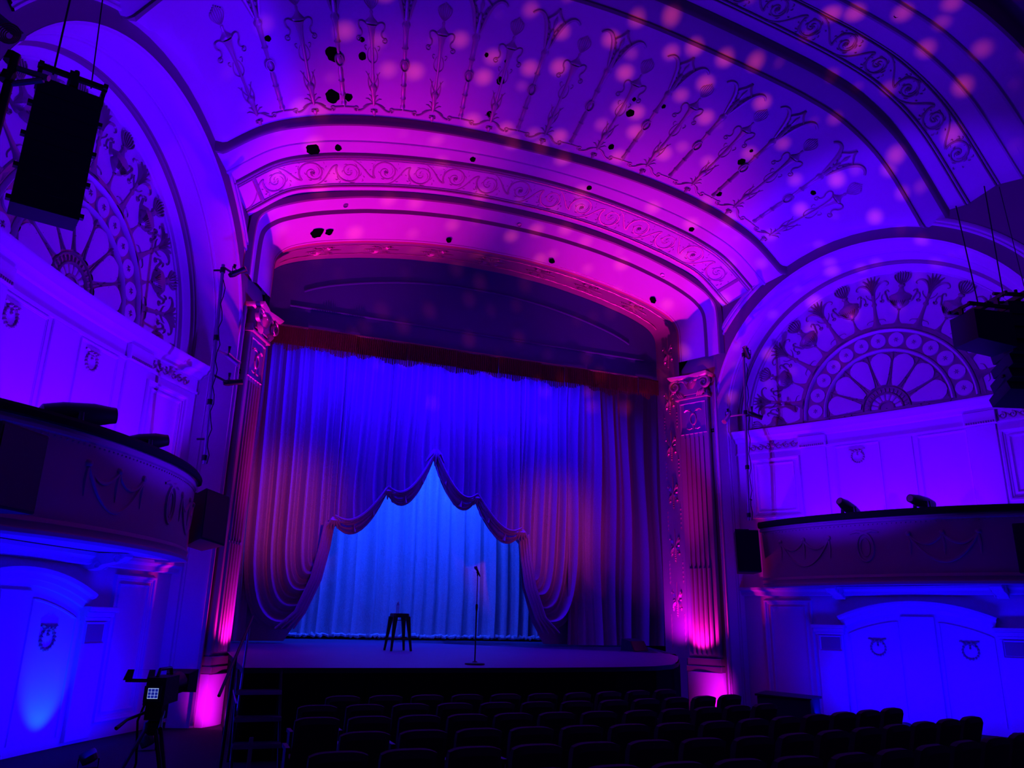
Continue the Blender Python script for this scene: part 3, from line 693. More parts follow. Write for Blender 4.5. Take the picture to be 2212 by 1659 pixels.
    sym(b, mp, [(.08, .26), (.2, .26), (.26, .22)], .02, .03); sym(b, mp, [(.04, -.25), (.12, -.27), (.2, -.24)], [.02, .03, .01], .03); sym(b, mp, [(.02, .16), (.08, .22), (.14, .24)], .014, .03); b.stroke([(0, -.15), (0, -.3)], .02, .03, mp)
    X(b, 'oval_cartouche', GOLD2)
    X(frame(lambda x, y, h: F(x, y, h + .13), .05, .81, 5.55, 6.4, .03, .025), 'panel_moulding', PLD)
    b = MB(); slab(b, F, -.06, .92, 6.5, 6.56, .2); slab(b, F, -.02, .88, 6.56, 6.68, .16); X(b, 'astragal', GOLD2)
    cap = MB(); slab(cap, F, .02, .84, 6.6, 7.0, .22)
    cp = X(cap, 'capital', GOLD)
    b = MB()
    rows = []
    for z, e, h in ((7.0, .02, .26), (7.03, -.1, .36), (7.08, -.14, .4), (7.12, -.15, .42), (7.13, -.13, .4)):
        rows.append([F(e, z, 0), F(e, z, h), F(.25, z, h - .06), F(.43, z, h - .1), F(.61, z, h - .06), F(.86 - e, z, h), F(.86 - e, z, 0)])
    b.rows(rows); b.rows([rows[-1], [F(s, 7.13, 0) for s in (.4, .41, .42, .43, .44, .45, .46)]]); X(b, 'abacus', GOLD2)
    b = MB()
    for c in (.0, .86):
        f = 1 if c < .4 else -1
        mv = lambda x, y, h: F(c + x * f, 6.86 + y, h + .24)
        b.stroke(spiral(0, 0, .17, .03, .8, 1.6, 22), taper(23, .045, .02), .1, mv, 3)
        b.stroke(bez((.1, .12), (.2, .16), (.3, .12), (.4, .04), 7), taper(8, .03, .05), .08, mv, 3)
        for k in range(3): b.stroke(bez((.02 + .03 * k, -.14), (.04 + .06 * k, -.22), (.1 + .06 * k, -.26), (.12 + .06 * k, -.34), 5), leafw(6, .04), .07, mv, 2)
    X(b, 'volute', GOLD2)
    b = MB(); mv = lambda x, y, h: F(.43 + x, 6.9 + y, h + .22)
    for a in (-2, -1, 0, 1, 2): b.stroke(bez((.03 * a, -.15), (.06 * a, 0), (.09 * a, .1), (.05 * a, .2 - .03 * abs(a)), 6), leafw(7, .05), .1, mv, 2)
    X(b, 'acanthus_leaf', GOLD2)
    b = MB(); slab(b, F, -.04, .9, -.32, -.2, .2); slab(b, F, -.02, .88, -.2, -.02, .17); X(b, 'pilaster_base', ROLL)
    b = MB(); bow = lambda x, y, h: F(x, y, h + .1 * sin(pi * min(1, max(0, (x + .04) / .94))))
    slab(b, bow, -.04, .9, -1.25, -.33, .16, 10); X(b, 'pedestal', PL)
    b = MB(); slab(b, F, 1.03, 1.075, -1.2, 7.0, .06, 1); P(b, 'corner_bead', PLD)
    b = MB()
    for i in (0, 1):
        for j in (0, 1): slab(b, F, .855 + .05 * i, .895 + .05 * i, 5.55 + .055 * j, 5.59 + .055 * j, .012, 1, .002)
    P(b, 'vent_grille', HOLE_SHADE)
    return w
wall_right = side_wall(1, 'wall_right')
wall_left = side_wall(-1, 'wall_left')

# ------------------------------------------------------------------ house floor, stage house, stage
fl_ = MB().rows([[V((x, y, -1.25)) for x in (-14, -7, 0, 7, 14)] for y in (-24, -12, -6, -3, 2)]).build('floor', FLOORM); struct(fl_)
sb = struct(MB().rows([[V((-9, 2, -.2)), V((-9, 9.5, -.2)), V((9, 9.5, -.2)), V((9, 2, -.2))], [V((-9, 2, 11.5)), V((-9, 9.5, 11.5)), V((9, 9.5, 11.5)), V((9, 2, 11.5))]]).build('wall_back', CLOTHB, smooth=False))
def sz(y): return .013 * (y + 4.7)
edge = [(-5.37, -4.69), (-3.6, -4.72), (-2.2, -4.72), (-.6, -4.68), (.8, -4.52), (1.8, -4.25), (2.5, -3.75), (3.1, -3.0), (3.75, -2.05), (4.35, -1.1), (4.9, -.15)]
stg = struct(bpy.data.objects.new('stage_floor', None)); COL.objects.link(stg); stg['label'] = 'wide dark stage floor with black skirted front'
b = MB()
back = [(-8.9, 9.4)] + [(lerp(-5.37, 8.9, k / 8), 9.4) for k in range(1, 9)] + [(8.9, 9.4)]
b.rows([[V((x, y, sz(y))) for x, y in edge], [V((lerp(x, q[0], .45), lerp(y, q[1], .45), sz(lerp(y, q[1], .45)))) for (x, y), q in zip(edge, [(-5.37, 9.4)] + back[1:])], [V((q[0], q[1], sz(q[1]))) for q in [(-5.37, 9.4)] + back[1:]]])
b.rows([[V((-5.37, -4.69, 0)), V((-5.37, -.3, .05)), V((-5.37, 9.4, .18))], [V((-5.42, -.2, .05)), V((-5.42, -.1, .05)), V((-8.9, 9.4, .18))]])
b.build('deck', STAGE, stg)
b = MB(); b.rows([[V((x, y - .03, z)) for x, y in [(-5.39, -.35), (-5.39, -4.66)] + edge] for z in (.005, -.07)])
b.build('stage_lip', BLACK, stg)
for i in range(len(edge) - 1):
    (x0, y0), (x1, y1) = edge[i], edge[i + 1]; n = max(3, int(hypot(x1 - x0, y1 - y0) / .09)); b = MB()
    l = hypot(x1 - x0, y1 - y0); nx, ny = (y1 - y0) / l, -(x1 - x0) / l
    b.rows([[V((lerp(x0, x1, k / n) + nx * (.03 * (k % 2) - .0), lerp(y0, y1, k / n) + ny * (.03 * (k % 2)), z)) for k in range(n + 1)] for z in (-.07, -.6, -1.25)])
    b.build('skirt_panel', CLOTHB, stg)
MB().rows([[V((-5.38, y, z)) for y in (-4.69, -2.5, -.35)] for z in (-.07, -1.25)]).build('skirt_panel', CLOTHB, stg)

# ------------------------------------------------------------------ curtains
CY = 3.5; CX = -.42
cur = thing('house_curtain', 'tall velvet stage curtain swagged up to a peak over the white back curtain', 'curtain', (0, CY, 0))
def ridge(ph):
    f = ph - math.floor(ph) - .5
    return .2 * math.exp(-(f / .15) ** 2) + .05 * cos(2 * pi * f * 2 + 1.3 * sin(ph * 1.7))
def drape(sg, q0, q1, n):
    # fold lines fall from the top, turn under and climb back to the lower knot
    kx, kz = CX + sg * 2.6, 3.1
    rows = []
    per = 16
    N = n * per
    for i in range(N + 1):
        q = lerp(q0, q1, i / N); ph = i / per
        xi = kx + sg * (-.2 + 2.3 * q + .12 * sin(ph * 2.3) / n); zb = 3.0 - 2.62 * q ** .85
        xb = kx + sg * (.12 + 1.0 * q)
        zs = zb + .35 + 2.1 * q
        dg = lambda z: kx + sg * (.02 + .2 * ((3.1 - z) / 1.45) if z > 1.65 else .22 + .64 * ((1.65 - z) / 1.42) ** 1.05)
        zd = zb + .16 + .34 * q; off = sg * .05 * (1 - q)
        pts = [(xi + sg * .12 * (z - zs) / 6, z) for z in [lerp(8.4, zs, k / 14) for k in range(14)]]
        pts += bez((xi, zs), (xi - sg * .02, lerp(zs, zb, 1.02)), (xb + sg * .25 * q, zb - .07), (lerp(xb, dg(zd), .55), zb + .04 + .06 * q), 14)
        pts += [(dg(z) + off * (1 - k / 7), z) for k, z in enumerate([lerp(zd, kz, k / 7) for k in range(1, 8)])]
        w = ridge(ph); m = len(pts); row = []
        for k, (x, z) in enumerate(pts):
            t = k / (m - 1); e = 1 if t < .62 else max(.25, 1 - (t - .62) * 2)
            row.append(V((x, -(w * e + .10 * (t > .4) * q * min(1, (t - .4) * 3) + .06 * sin(z * 1.1 + i * .05)), z)))
        rows.append(row)
    return MB().rows(rows)
drape(-1, 0, 1, 6).build('gathered_drape', VELV, cur)
drape(1, 0, .93, 6).build('gathered_drape', VELV, cur)
def flat(x0, x1, zb, n, y=0, ph0=0):
    rows = []
    for i in range(n * 16 + 1):
        ph = i / 16 + ph0; x = lerp(x0, x1, i / (n * 16))
        rows.append([V((x + .03 * sin(z + ph), y - ridge(ph * 1.0) * (.5 + .5 * sin(ph * 1.9) ** 2) - .04 * sin(z * .8 + ph), z)) for z in [lerp(8.4, zb(x) if callable(zb) else zb, k / 18) for k in range(19)]])
    return MB().rows(rows)
flat(-5.9, -4.9, .14, 2, .06).build('side_leg', VELV, cur)
flat(3.7, 7.3, .14, 7, .08, .4).build('side_leg', VELV, cur)
for sg in (-1, 1):     # dark lining that hangs to the floor below the last swag
    k = CX + sg * 2.6
    rows = [[V((k + sg * .1, .2, 3.0)), V((k + sg * 2.2, .2, 3.0))], [V((k + sg * .26, .2, 1.65)), V((k + sg * 2.3, .2, 1.65))], [V((k + sg * .55, .2, .76)), V((k + sg * 2.4, .2, .8))], [V((k + sg * .92, .2, .15)), V((k + sg * 2.4, .2, .15))]]
    MB().rows(rows).build('lining', VELV, cur)
PK = (CX, 5.07); K1 = lambda s: (CX + s * 1.26, 3.96); K2 = lambda s: (CX + s * 2.6, 3.1)
def hemz(A, B, sag, t): return (lerp(A[0], B[0], t), lerp(A[1], B[1], t) - sag * 4 * t * (1 - t) * (1.12 - .24 * t))
for sg in (-1, 1):
    for A, B, sag, nf in ((K2(sg), K1(sg), .6, 3), (K1(sg), PK, .72, 3)):
        rows = []; N = nf * 18
        for i in range(N + 1):
            t = i / N; hx, hz = hemz(A, B, sag, t); ph = i / 18 + .3; row = []
            ux = (B[0] - A[0]) * .22 * sin(pi * t)
            for k in range(23):
                f = k / 22; z = lerp(8.4, hz, f); g = max(0, (f - .72) / .28) ** 2
                x = lerp(A[0], B[0], t) - ux * (1 - g)* .55 * (f ** 2)
                row.append(V((x, -(ridge(ph) * (.75 + .5 * f) + .12 * g * sin(pi * t)), z)))
            rows.append(row)
        MB().rows(rows).build('swag_panel', VELV, cur)
        for j in range(6):
            pts = []
            for i in range(17):
                t = i / 16; x, z = hemz(A, B, sag, t); e = sin(pi * t) ** .7
                pts.append(V((x, -.2 - .05 * e - .03 * j, z + (.0 + .075 * j + .03 * sin(j * 2.2)) * e + .03 * j * (1 - e) * (j % 2))))
            MB().tube(pts, [.018 + .026 * sin(pi * i / 16) for i in range(17)], 7).build('hem_roll', VELV, cur)
    for j in range(4):   # rolled edge down to the floor
        pts = [V((x + sg * .07 * j, -.2 - .03 * j, z)) for x, z in [(CX + sg * 2.6, 3.08), (CX + sg * 2.68, 2.4), (CX + sg * 2.82, 1.65), (CX + sg * 3.13, .85), (CX + sg * (3.35 + .08 * j), .45)]]
        MB().tube(pts, [.04, .05, .055, .05, .02], 7).build('hem_roll', VELV, cur)
rows = []
for A, B, sag in ((K2(-1), K1(-1), .6), (K1(-1), PK, .72), (PK, K1(1), .72), (K1(1), K2(1), .6)):
    for i in range(9):
        hx, hz = hemz(A, B, sag, i / 8) if A[1] < B[1] else hemz(B, A, sag, 1 - i / 8)
        rows.append([V((hx, .12, lerp(8.4, hz + .12, k / 4))) for k in range(5)])
MB().rows(rows).build('lining', VELV, cur)
for kx, kz, s in ((*PK, 1.5), (*K1(-1), 1), (*K1(1), 1), (*K2(-1), 1), (*K2(1), 1)):
    for j in range(5):
        a = (j - 2) * .42
        MB().tube([V((kx + .02 * (j - 2), -.3, kz + .1 * s)), V((kx + s * .1 * sin(a), -.34, kz + .02)), V((kx + s * .24 * sin(a), -.3, kz - .2 * s * cos(a)))], [.03 * s, .045 * s, .015], 6).build('gather_fold', VELV, cur)

trv = thing('back_curtain', 'crinkled white pleated curtain hanging behind the swagged velvet', 'curtain', (0, 6.5, 0))
rows = []
for i in range(0, 281):
    x = lerp(-4.7, 4.9, i / 280); ph = x * 2.35 + .35 * sin(x * 1.7)
    f = ph - math.floor(ph)
    d = .3 * (f if f < .72 else (1 - f) * 2.57) + .03 * sin(ph * 9)
    rows.append([V((x + .05 * sin(z * .9) * (1 - z / 8), -d, z)) for z in (.24, 1.4, 2.8, 4.4, 6.0, 7.6)])
MB().rows(rows).build('pleated_cloth', TRAV, trv)
b = MB(); hemp = [V((lerp(-4.6, 4.8, i / 150), -.1 - .1 * random.random(), .25 + random.uniform(-.02, .03))) for i in range(151)]
b.tube(hemp, [random.uniform(.035, .075) for _ in hemp], 7).build('bunched_hem', TRAV, trv)

val = thing('fringed_valance', 'dark red fringed valance along the top of the stage opening', 'valance', (0, 1.0, 0))
xs = [-5.36, -4.4, -3.2, -1.9, -.6, .55, 1.75, 2.45, 3.3, 4.75, 5.4]
for i in range(len(xs) - 1):
    x0, x1 = xs[i], xs[i + 1]; n = int((x1 - x0) / .026); b = MB(); dy = .05 * (i % 2)
    tops = 7.38 if abs((x0 + x1) / 2) < 5 else 7.34
    for k in range(n):
        x = lerp(x0, x1, (k + .5) / n); w = .011; dd = dy + .012 * (k % 2) + .02 * sin(x * 9)
        zb = 6.84 + .05 * sin(x * 4.3 + 1) + .03 * sin(x * 11) + random.uniform(-.025, .02) + (.1 if x < -4.9 or x > 5.1 else 0)
        jx = random.uniform(-.006, .006)
        b.rows([[V((x - w, -dd, tops)), V((x, -dd - .012, tops)), V((x + w, -dd, tops))], [V((x - w, -dd, 7.08)), V((x, -dd - .014, 7.08)), V((x + w, -dd, 7.08))], [V((x - w * .8 + jx, -dd - .01, zb)), V((x + jx, -dd - .02, zb - .01)), V((x + w * .8 + jx, -dd - .01, zb))]])
    o = b.build('fringe_panel', FRINGE, val); o['kind'] = 'stuff'
    b = MB(); b.rows([[V((x0 + .0, -dy + .02, 7.38)), V((x1, -dy + .02, 7.38))], [V((x0, -dy + .02, 6.95)), V((x1, -dy + .02, 6.95))]]); b.build('valance_cloth', FRINGE, val)

# ------------------------------------------------------------------ boxes
def bd(s): return -.55 + .6 * (abs(s - 4.85) / 2.85) ** 2.2
def box(sg, label):
    r = thing('theatre_box', label, 'balcony', W(4.85, 1.66, 0, sg))
    off = r.location
    B = lambda s, z, o=0: W(s, z, bd(s) - o, sg) - off
    BS = [lerp(1.98, 7.72, i / 36) for i in range(37)]
    s0, s1 = BS[0], BS[-1]
    def ring(z, o):
        back = dn(s0) + .02; l = [W(s0, z, lerp(back, bd(s0) - o, k / 4), sg) - off for k in range(4)]; rr = [W(s1, z, lerp(bd(s1) - o, back, k / 4), sg) - off for k in range(1, 5)]
        return l + [B(s, z, o) for s in BS] + rr
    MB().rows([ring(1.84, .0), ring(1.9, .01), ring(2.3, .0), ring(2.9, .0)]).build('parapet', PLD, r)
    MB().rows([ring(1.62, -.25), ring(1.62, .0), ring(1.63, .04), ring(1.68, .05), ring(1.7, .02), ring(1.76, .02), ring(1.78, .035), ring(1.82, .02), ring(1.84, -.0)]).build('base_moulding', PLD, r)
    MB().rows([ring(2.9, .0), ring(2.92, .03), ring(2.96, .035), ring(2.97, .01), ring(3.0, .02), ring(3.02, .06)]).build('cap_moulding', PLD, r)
    MB().rows([ring(3.0, .07), ring(3.02, .11), ring(3.1, .12), ring(3.15, .08), ring(3.16, -.02), ring(3.13, -.12), ring(3.0, -.14)]).build('padded_rail', CLOTHB, r)
    MB().rows([[B(s, 1.63, -.02) for s in BS], [W(s, 1.66, lerp(bd(s), dn(s) + .1, .5), sg) - off for s in BS], [W(s, 1.68, dn(s) + .1, sg) - off for s in BS]]).build('soffit', PL, r)
    MB().rows([[B(s, 2.2, -.05) for s in BS], [W(s, 2.2, dn(s) + .1, sg) - off for s in BS]]).build('box_floor', CLOTHB, r)
    MB().rows([[W(s, z, dn(s) - o, sg) - off for s in SS] for z, o in ((1.66, .12), (1.6, .12), (1.55, .06), (1.48, .05), (1.46, .0))]).build('architrave', PL, r)
    for s in (3.45, 6.75):
        b = MB(); m = lambda x, d, z: W(s + x, z, dn(s) - d, sg) - off
        pr = [(0, 1.38), (.1, 1.4), (.22, 1.47), (.36, 1.5), (.5, 1.53), (.6, 1.6), (.6, 1.64), (0, 1.66)]
        b.prism([m(-.11, d, z) for d, z in pr], [m(.11, d, z) for d, z in pr])
        for x in (-.115, .115):
            for c, z, q in ((.46, 1.57, .06), (.14, 1.46, .05)): b.tube([m(x, c + q * cos(k), z + q * sin(k)) for k in [j * .7 for j in range(10)]], .014, 5)
        b.build('scroll_bracket', PL, r)
    mp = lambda x, z, h: B(x, z, h)
    ov, sw = ((4.6, (3.2, 6.1)) if sg > 0 else (3.85, (5.45, 2.7)))
    b = MB(); b.stroke([(ov + .17 * cos(k * pi / 10), 2.4 + .29 * sin(k * pi / 10)) for k in range(21)], .035, .04, mp, 3); b.stroke([(ov + .1 * cos(k * pi / 8), 2.4 + .19 * sin(k * pi / 8)) for k in range(17)], .015, .025, mp, 3)
    sym2 = [(ov - .3, 2.7), (ov - .15, 2.74), (ov, 2.7), (ov + .15, 2.74), (ov + .3, 2.7)]; b.stroke(sym2, [.02, .04, .05, .04, .02], .04, mp, 3)
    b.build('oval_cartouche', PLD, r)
    for c in sw:
        b = MB(); hw = .62
        b.stroke([(c + hw * x, 2.62 - .56 * (1 - x * x)) for x in [k / 8 - 1 for k in range(17)]], .028, .035, mp, 3)
        for e in (-.5, .5): b.stroke([(c + e * hw + .5 * hw * x, 2.62 - .2 * (1 - x * x)) for x in [k / 6 - 1 for k in range(13)]], .03, .03, mp, 3)
        for e in (-1, 0, 1):
            b.dot(c + e * hw, 2.64, .06, .05, mp, 8); b.stroke([(c + e * hw, 2.58), (c + e * hw + .01, 2.4), (c + e * hw, 2.2)], [.03, .035, .01], .03, mp)
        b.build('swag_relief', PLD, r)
    b = MB()
    for k in range(60): b.dot(lerp(2.1, 7.6, k / 59), 2.87, .016, .02, mp, 5)
    b.build('bead_moulding', PLD, r)['kind'] = 'stuff'
    MB().rows([[B(s, 2.99, -.12) for s in BS], [B(s, 2.995, -.6) for s in BS]]).build('equipment_shelf', CLOTHB, r)
    return r
box(1, 'curved box balcony on the right wall beside the small hanging speaker')
box(-1, 'curved box balcony on the left wall above the video camera')

# ------------------------------------------------------------------ theatre seats
def make_seat():
    r = thing('theatre_chair', '-', 'seat')
    b = MB(); rows = []
    for x in [-.232 + .464 * k / 10 for k in range(11)]:
        t = .86 + .03 * (1 - (abs(x) / .232) ** 4); e = 1 if abs(x) < .22 else .6
        rows.append([V((x, -.02 - .05 * (1 - (x / .25) ** 2), .34)), V((x, -.09 * e, .6)), V((x, -.13 * e - .02, t - .06)), V((x, -.12, t)), V((x, -.06, t + .005)), V((x, -.02, t - .05)), V((x, .02, .6)), V((x, .06, .36))])
    b.rows(rows, close=True); b.poly(rows[0]); b.poly(rows[-1]); b.build('backrest', SEAT, r)
    b = MB(); b.box((0, .22, .42), (.46, .42, .1)); b.build('seat_cushion', SEAT, r)
    for sx in (-.272,):
        b = MB(); b.box((sx, .12, .58), (.045, .36, .04)); b.box((sx, .1, .28), (.035, .22, .56)); b.build('armrest', SEATW, r)
    return r
proto = make_seat()
ordn = ['first', 'second', 'third', 'fourth', 'fifth', 'sixth', 'seventh', 'eighth', 'ninth', 'tenth', 'eleventh', 'twelfth', 'thirteenth', 'fourteenth', 'fifteenth', 'sixteenth']
rowsd = [(-5.72, -4.5, 1.3, .6), (-6.98, -4.7, 1.75, .58), (-8.2, -4.9, 1.35, .56), (-9.4, -5.1, 2.8, .565), (-10.5, -5.2, 3.0, .57), (-11.6, -5.3, 3.2, .575)]
first = True
for ri, (y0, xa, xb, pt) in enumerate(rowsd):
    n = int((xb - xa) / pt) + 1
    for k in range(n):
        x = xb - k * pt
        y = y0 + .16 * max(0, x + 1.0) ** 1.25; sl = .2 * max(0, x + 1.0) ** .25 if x > -1 else 0
        top = -.29 if ri else -.3
        cnt = ordn[k] if k < len(ordn) else 'last'
        lab = f'dark theatre seat, {cnt} from the right end of the {ordn[ri]} row counted from the stage'
        loc = (x, y, -1.25 + (top + .36))
        if first: proto.location = loc; proto.rotation_euler = (0, 0, sl); proto['label'] = lab; proto['group'] = 'rows of theatre seats'; first = False
        else: dup(proto, loc, sl, lab, 'rows of theatre seats')

# ------------------------------------------------------------------ stage props
def rotz(a): return Matrix.Rotation(a, 3, 'Z')
st = thing('bar_stool', 'dark metal bar stool with splayed legs standing on the stage', 'stool', (-1.86, .36, sz(.36)), radians(6))
b = MB(); b.lathe([(.0, .745), (.02, .75), (.15, .75), (.165, .76), (.16, .775), (.0, .785)], (0, 0, 0), 20); 
b2 = MB(); pr = [(-.16, -.16), (.16, -.16), (.16, .16), (-.16, .16)]
rr = lambda h, z: [V((x * h, y * h, z)) for x, y in [(-.165, -.13), (-.13, -.165), (.13, -.165), (.165, -.13), (.165, .13), (.13, .165), (-.13, .165), (-.165, .13)]]
b2.rows([rr(1.06, .70), rr(1.06, .765), rr(1.0, .785), rr(.5, .78)], close=True); b2.poly(rr(.5, .78)); b2.build('seat', BMET, st)
for sx in (-1, 1):
    for sy in (-1, 1):
        b = MB(); w0, w1 = .05, .022
        q = lambda z, w: [V((sx * (lerp(.225, .14, z / .74) + a * w), sy * (lerp(.225, .14, z / .74) + c * w * .6), z)) for a, c in ((-1, -1), (1, -1), (1, 1), (-1, 1))]
        b.rows([q(0, w1), q(.2, .026), q(.5, .038), q(.72, w0)], close=True); b.poly(q(0, w1)); b.build('leg', BMET, st)
for (a, c) in (((-1, -1), (1, -1)), ((1, -1), (1, 1)), ((1, 1), (-1, 1)), ((-1, 1), (-1, -1))):
    b = MB(); b.tube([(.195 * a[0], .195 * a[1], .26), (.195 * c[0], .195 * c[1], .26)], .011, 6); b.build('foot_rail', BMET, st)
    b = MB(); b.tube([(.15 * a[0], .15 * a[1], .64), (.15 * c[0], .15 * c[1], .64)], .008, 6); b.build('stretcher', BMET, st)
bt = thing('water_bottle', 'clear plastic water bottle standing on the bar stool', 'bottle', (-1.91, .36, sz(.36) + .787))
MB().lathe([(.0, .0), (.03, .0), (.033, .01), (.032, .06), (.034, .1), (.033, .15), (.026, .19), (.013, .215), (.013, .23)], (0, 0, 0), 14).build('bottle_body', GLASS, bt)
MB().lathe([(.015, .225), (.015, .245), (.0, .246)], (0, 0, 0), 12).build('cap', PL, bt)
ms = thing('microphone_stand', 'black round-base microphone stand near the stage front edge', 'stand', (-1.55, -3.92, sz(-3.92)))
MB().lathe([(.0, 0), (.17, 0), (.175, .012), (.165, .028), (.05, .04), (.03, .06), (0, .06)], (0, 0, 0), 24).build('base', BMET, ms)
MB().tube([(0, 0, .04), (0, 0, .92)], .013, 8).build('lower_tube', BMET, ms)
MB().tube([(0, 0, .88), (0, 0, .93), (0, 0, .98), (0, 0, 1.0)], [.014, .021, .021, .014], 10).build('clutch', BMET, ms)
MB().tube([(0, 0, .95), (0, 0, 1.5)], .009, 8).build('upper_tube', GMET, ms)
MB().tube([(0, 0, 1.48), (0, 0, 1.52), (-.015, -.01, 1.55)], [.012, .016, .02], 8).build('clip', BMET, ms)
mc = thing('microphone', 'black handheld microphone tilted in the stand clip', 'microphone', (-1.56, -3.92, sz(-3.92) + 1.52))
MB().tube([(.055, .0, -.05), (.03, 0, .0), (-.01, 0, .07)], [.011, .014, .02], 10).build('handle', BMET, mc)
_d = V((-.5, 0, .87)).normalized()
MB().lathe([(.02, 0), (.027, .012), (.03, .035), (.024, .06), (.0, .07)], (-.012, 0, .068), 12, _d).build('grille_ball', GMET, mc)

# steps up to the stage with handrail
sp = thing('stage_steps', 'metal access steps with a slanted handrail at the left stage corner', 'steps', (-5.15, -5.1, 0))
for i, (z, y) in enumerate(((-.28, .18), (-.6, -.1), (-.9, -.38))):
    b = MB(); b.box((0, y, z - .02), (.62, .28, .04)); b.build('tread', BLACK, sp)
    b = MB(); b.box((0, y - .145, z - .03), (.62, .012, .05)); b.build('nosing', PLD if i == 0 else GMET, sp)
for x in (-.3, .3):
    b = MB(); b.tube([(x, .32, -.02), (x, -.52, -1.22)], .02, 6); b.tube([(x, .3, -.02), (x, .3, -1.23)], .018, 6); b.build('stringer', BMET, sp)
MB().tube([(-.15, .7, .72), (-.57, -.8, -.27)], .022, 8).build('handrail', BMET, sp)
MB().tube([(-.2, .5, .57), (-.24, .36, -.5), (-.26, .34, -1.22)], .017, 8).build('post', ALU, sp)
MB().tube([(-.38, -.12, .17), (-.42, -.2, -1.22)], .024, 8).build('post', BMET, sp)
MB().tube([(-.33, .34, -.3), (-.31, -.32, -.42)], .014, 6).build('brace', ALU, sp)
b = MB(); b.box((-.1, -.7, -1.0), (.05, .03, .42)); b.box((-.1, -.72, -1.22), (.12, .1, .04)); b.build('foot', ALU, sp)

# loudspeakers hung from the jambs
def speaker(loc, rz, tilt, w, d, h, label, roll=0):
    r = thing('loudspeaker', label, 'loudspeaker', loc, rz); r.rotation_euler = (tilt, roll, rz)
    f = lambda z, e: [V((x * (1 - e), y * (1 - e), z)) for x, y in ((-w / 2, -d / 2), (w / 2, -d / 2), (w * .36, d / 2), (-w * .36, d / 2))]
    MB().rows([f(-h / 2, .03), f(-h / 2 + .02, 0), f(h / 2 - .02, 0), f(h / 2, .03)], close=True).poly(f(-h / 2, .03)).poly(f(h / 2, .03)).build('cabinet', BLACK, r)
    b = MB(); b.rows([[V((x, -d / 2 - .012, z)) for x in (-w / 2 + .025, 0, w / 2 - .025)] for z in (-h / 2 + .03, h / 2 - .03)]); b.build('grille', BMET, r)
    b = MB(); b.tube([(-w * .3, d * .3, h / 2), (-w * .3, d * .45, h / 2 + .08), (w * .3, d * .45, h / 2 + .08), (w * .3, d * .3, h / 2)], .014, 6); b.build('bracket', BMET, r)
    return r
speaker(W(1.78, 2.43, -.35, 1), radians(-22), radians(-4), .55, .42, .98, 'black loudspeaker hung on a pipe beside the right box balcony', 0)
speaker(W(1.68, 2.42, -.08, -1), radians(38), radians(-12), .56, .5, .98, 'black tilted loudspeaker hung at the stage end of the left box balcony', radians(9))

for sg, sd in ((1, 'right'), (-1, 'left')):
    rz = atan2(TY * 1, TX * 1) if sg > 0 else -atan2(TY, TX)
    speaker(W(7.78, 2.24, -.52, sg), rz + pi * 0, 0, .78, .5, .92, f'black loudspeaker hung on the far end of the {sd} box balcony front')
# pipe booms with spotlights
def spotlight(loc, dirv, label, L=.3, r=.07, m=None):
    t = thing('spotlight', label, 'spotlight', loc); dv = V(dirv).normalized(); m = m or BMET
    p = lambda k: dv * k
    MB().tube([p(-.1), p(-.05), p(.0), p(.12), p(L)], [r * .6, r * .9, r, r * .8, r], 12).build('housing', m, t)
    MB().tube([p(L - .005), p(L + .004)], [r * .85, r * .8], 12).build('lens', LENS, t)
    s = dv.cross(V((0, 0, 1))).normalized()
    MB().tube([s * r * 1.15, s * r * 1.15 + V((0, 0, .13)), -s * r * 1.15 + V((0, 0, .13)), -s * r * 1.15], .009, 6).build('yoke', BMET, t)
    MB().tube([V((0, 0, .12)), V((0, 0, .2))], [.02, .03], 8).build('clamp', BMET, t)
    return t
def boom(sg, s0, s1, z0, z1, label, lights):
    A_, B_ = W(s0, z0, -.1, sg), W(s1, z1, -.1, sg); t = thing('pipe_boom', label, 'pipe', A_)
    MB().tube([V((0, 0, 0)), B_ - A_], .032, 8).build('pipe', GMET, t)
    for f in (.03, .3, .62, .97):
        p = (B_ - A_) * f; MB().tube([p - V((0, 0, .05)), p + V((0, 0, .05))], .05, 8).build('collar', BMET, t)
    for f in (.12, .97):
        p = (B_ - A_) * f; q = W(lerp(s0, s1, f), lerp(z0, z1, f), .08, sg) - A_; MB().tube([p, q], .02, 6).build('wall_bracket', BMET, t)
    cb = [((B_ - A_) * (k / 24) + V((.05 + .03 * sin(k * 1.9), -.05, 0))) for k in range(23)]
    MB().tube(cb, .009, 5).build('cable', CLOTHB, t)
    for (s, z, arm, dv, lab, m) in lights:
        c = W(lerp(s0, s1, (z - z0) / (z1 - z0)), z, -.1, sg); q = W(s, z, -.18, sg)
        MB().tube([c - A_, q - A_], .022, 7).build('side_arm', m or BMET, t)
        spotlight(q, dv, lab, .26, .065, m)
boom(1, 1.79, 1.95, 3.2, 7.55, 'tall grey lighting pipe with clamps on the right arch jamb', [
    (2.1, 7.35, 0, (-.5, -.3, .5), 'spotlight at the very top of the lighting pipe by the right arch', BMET),
    (1.45, 5.85, 0, (-.6, -.2, -.6), 'spotlight on the stage side of the right lighting pipe above the cornice', ALU),
    (2.1, 5.8, 0, (.6, -.4, -.3), 'small spotlight clamped on the lunette side of the right lighting pipe', BMET)])
boom(-1, 2.1, 2.42, 3.4, 7.3, 'tall grey lighting pipe with clamps on the left arch jamb', [
    (2.1, 7.25, 0, (.6, -.3, .3), 'spotlight at the very top of the lighting pipe by the left arch', BMET),
    (1.85, 5.6, 0, (.7, -.1, -.5), 'pink-lit spotlight halfway up the left lighting pipe', ALU),
    (1.7, 5.1, 0, (.8, .1, .2), 'slim black spotlight low on the left lighting pipe', BMET)])

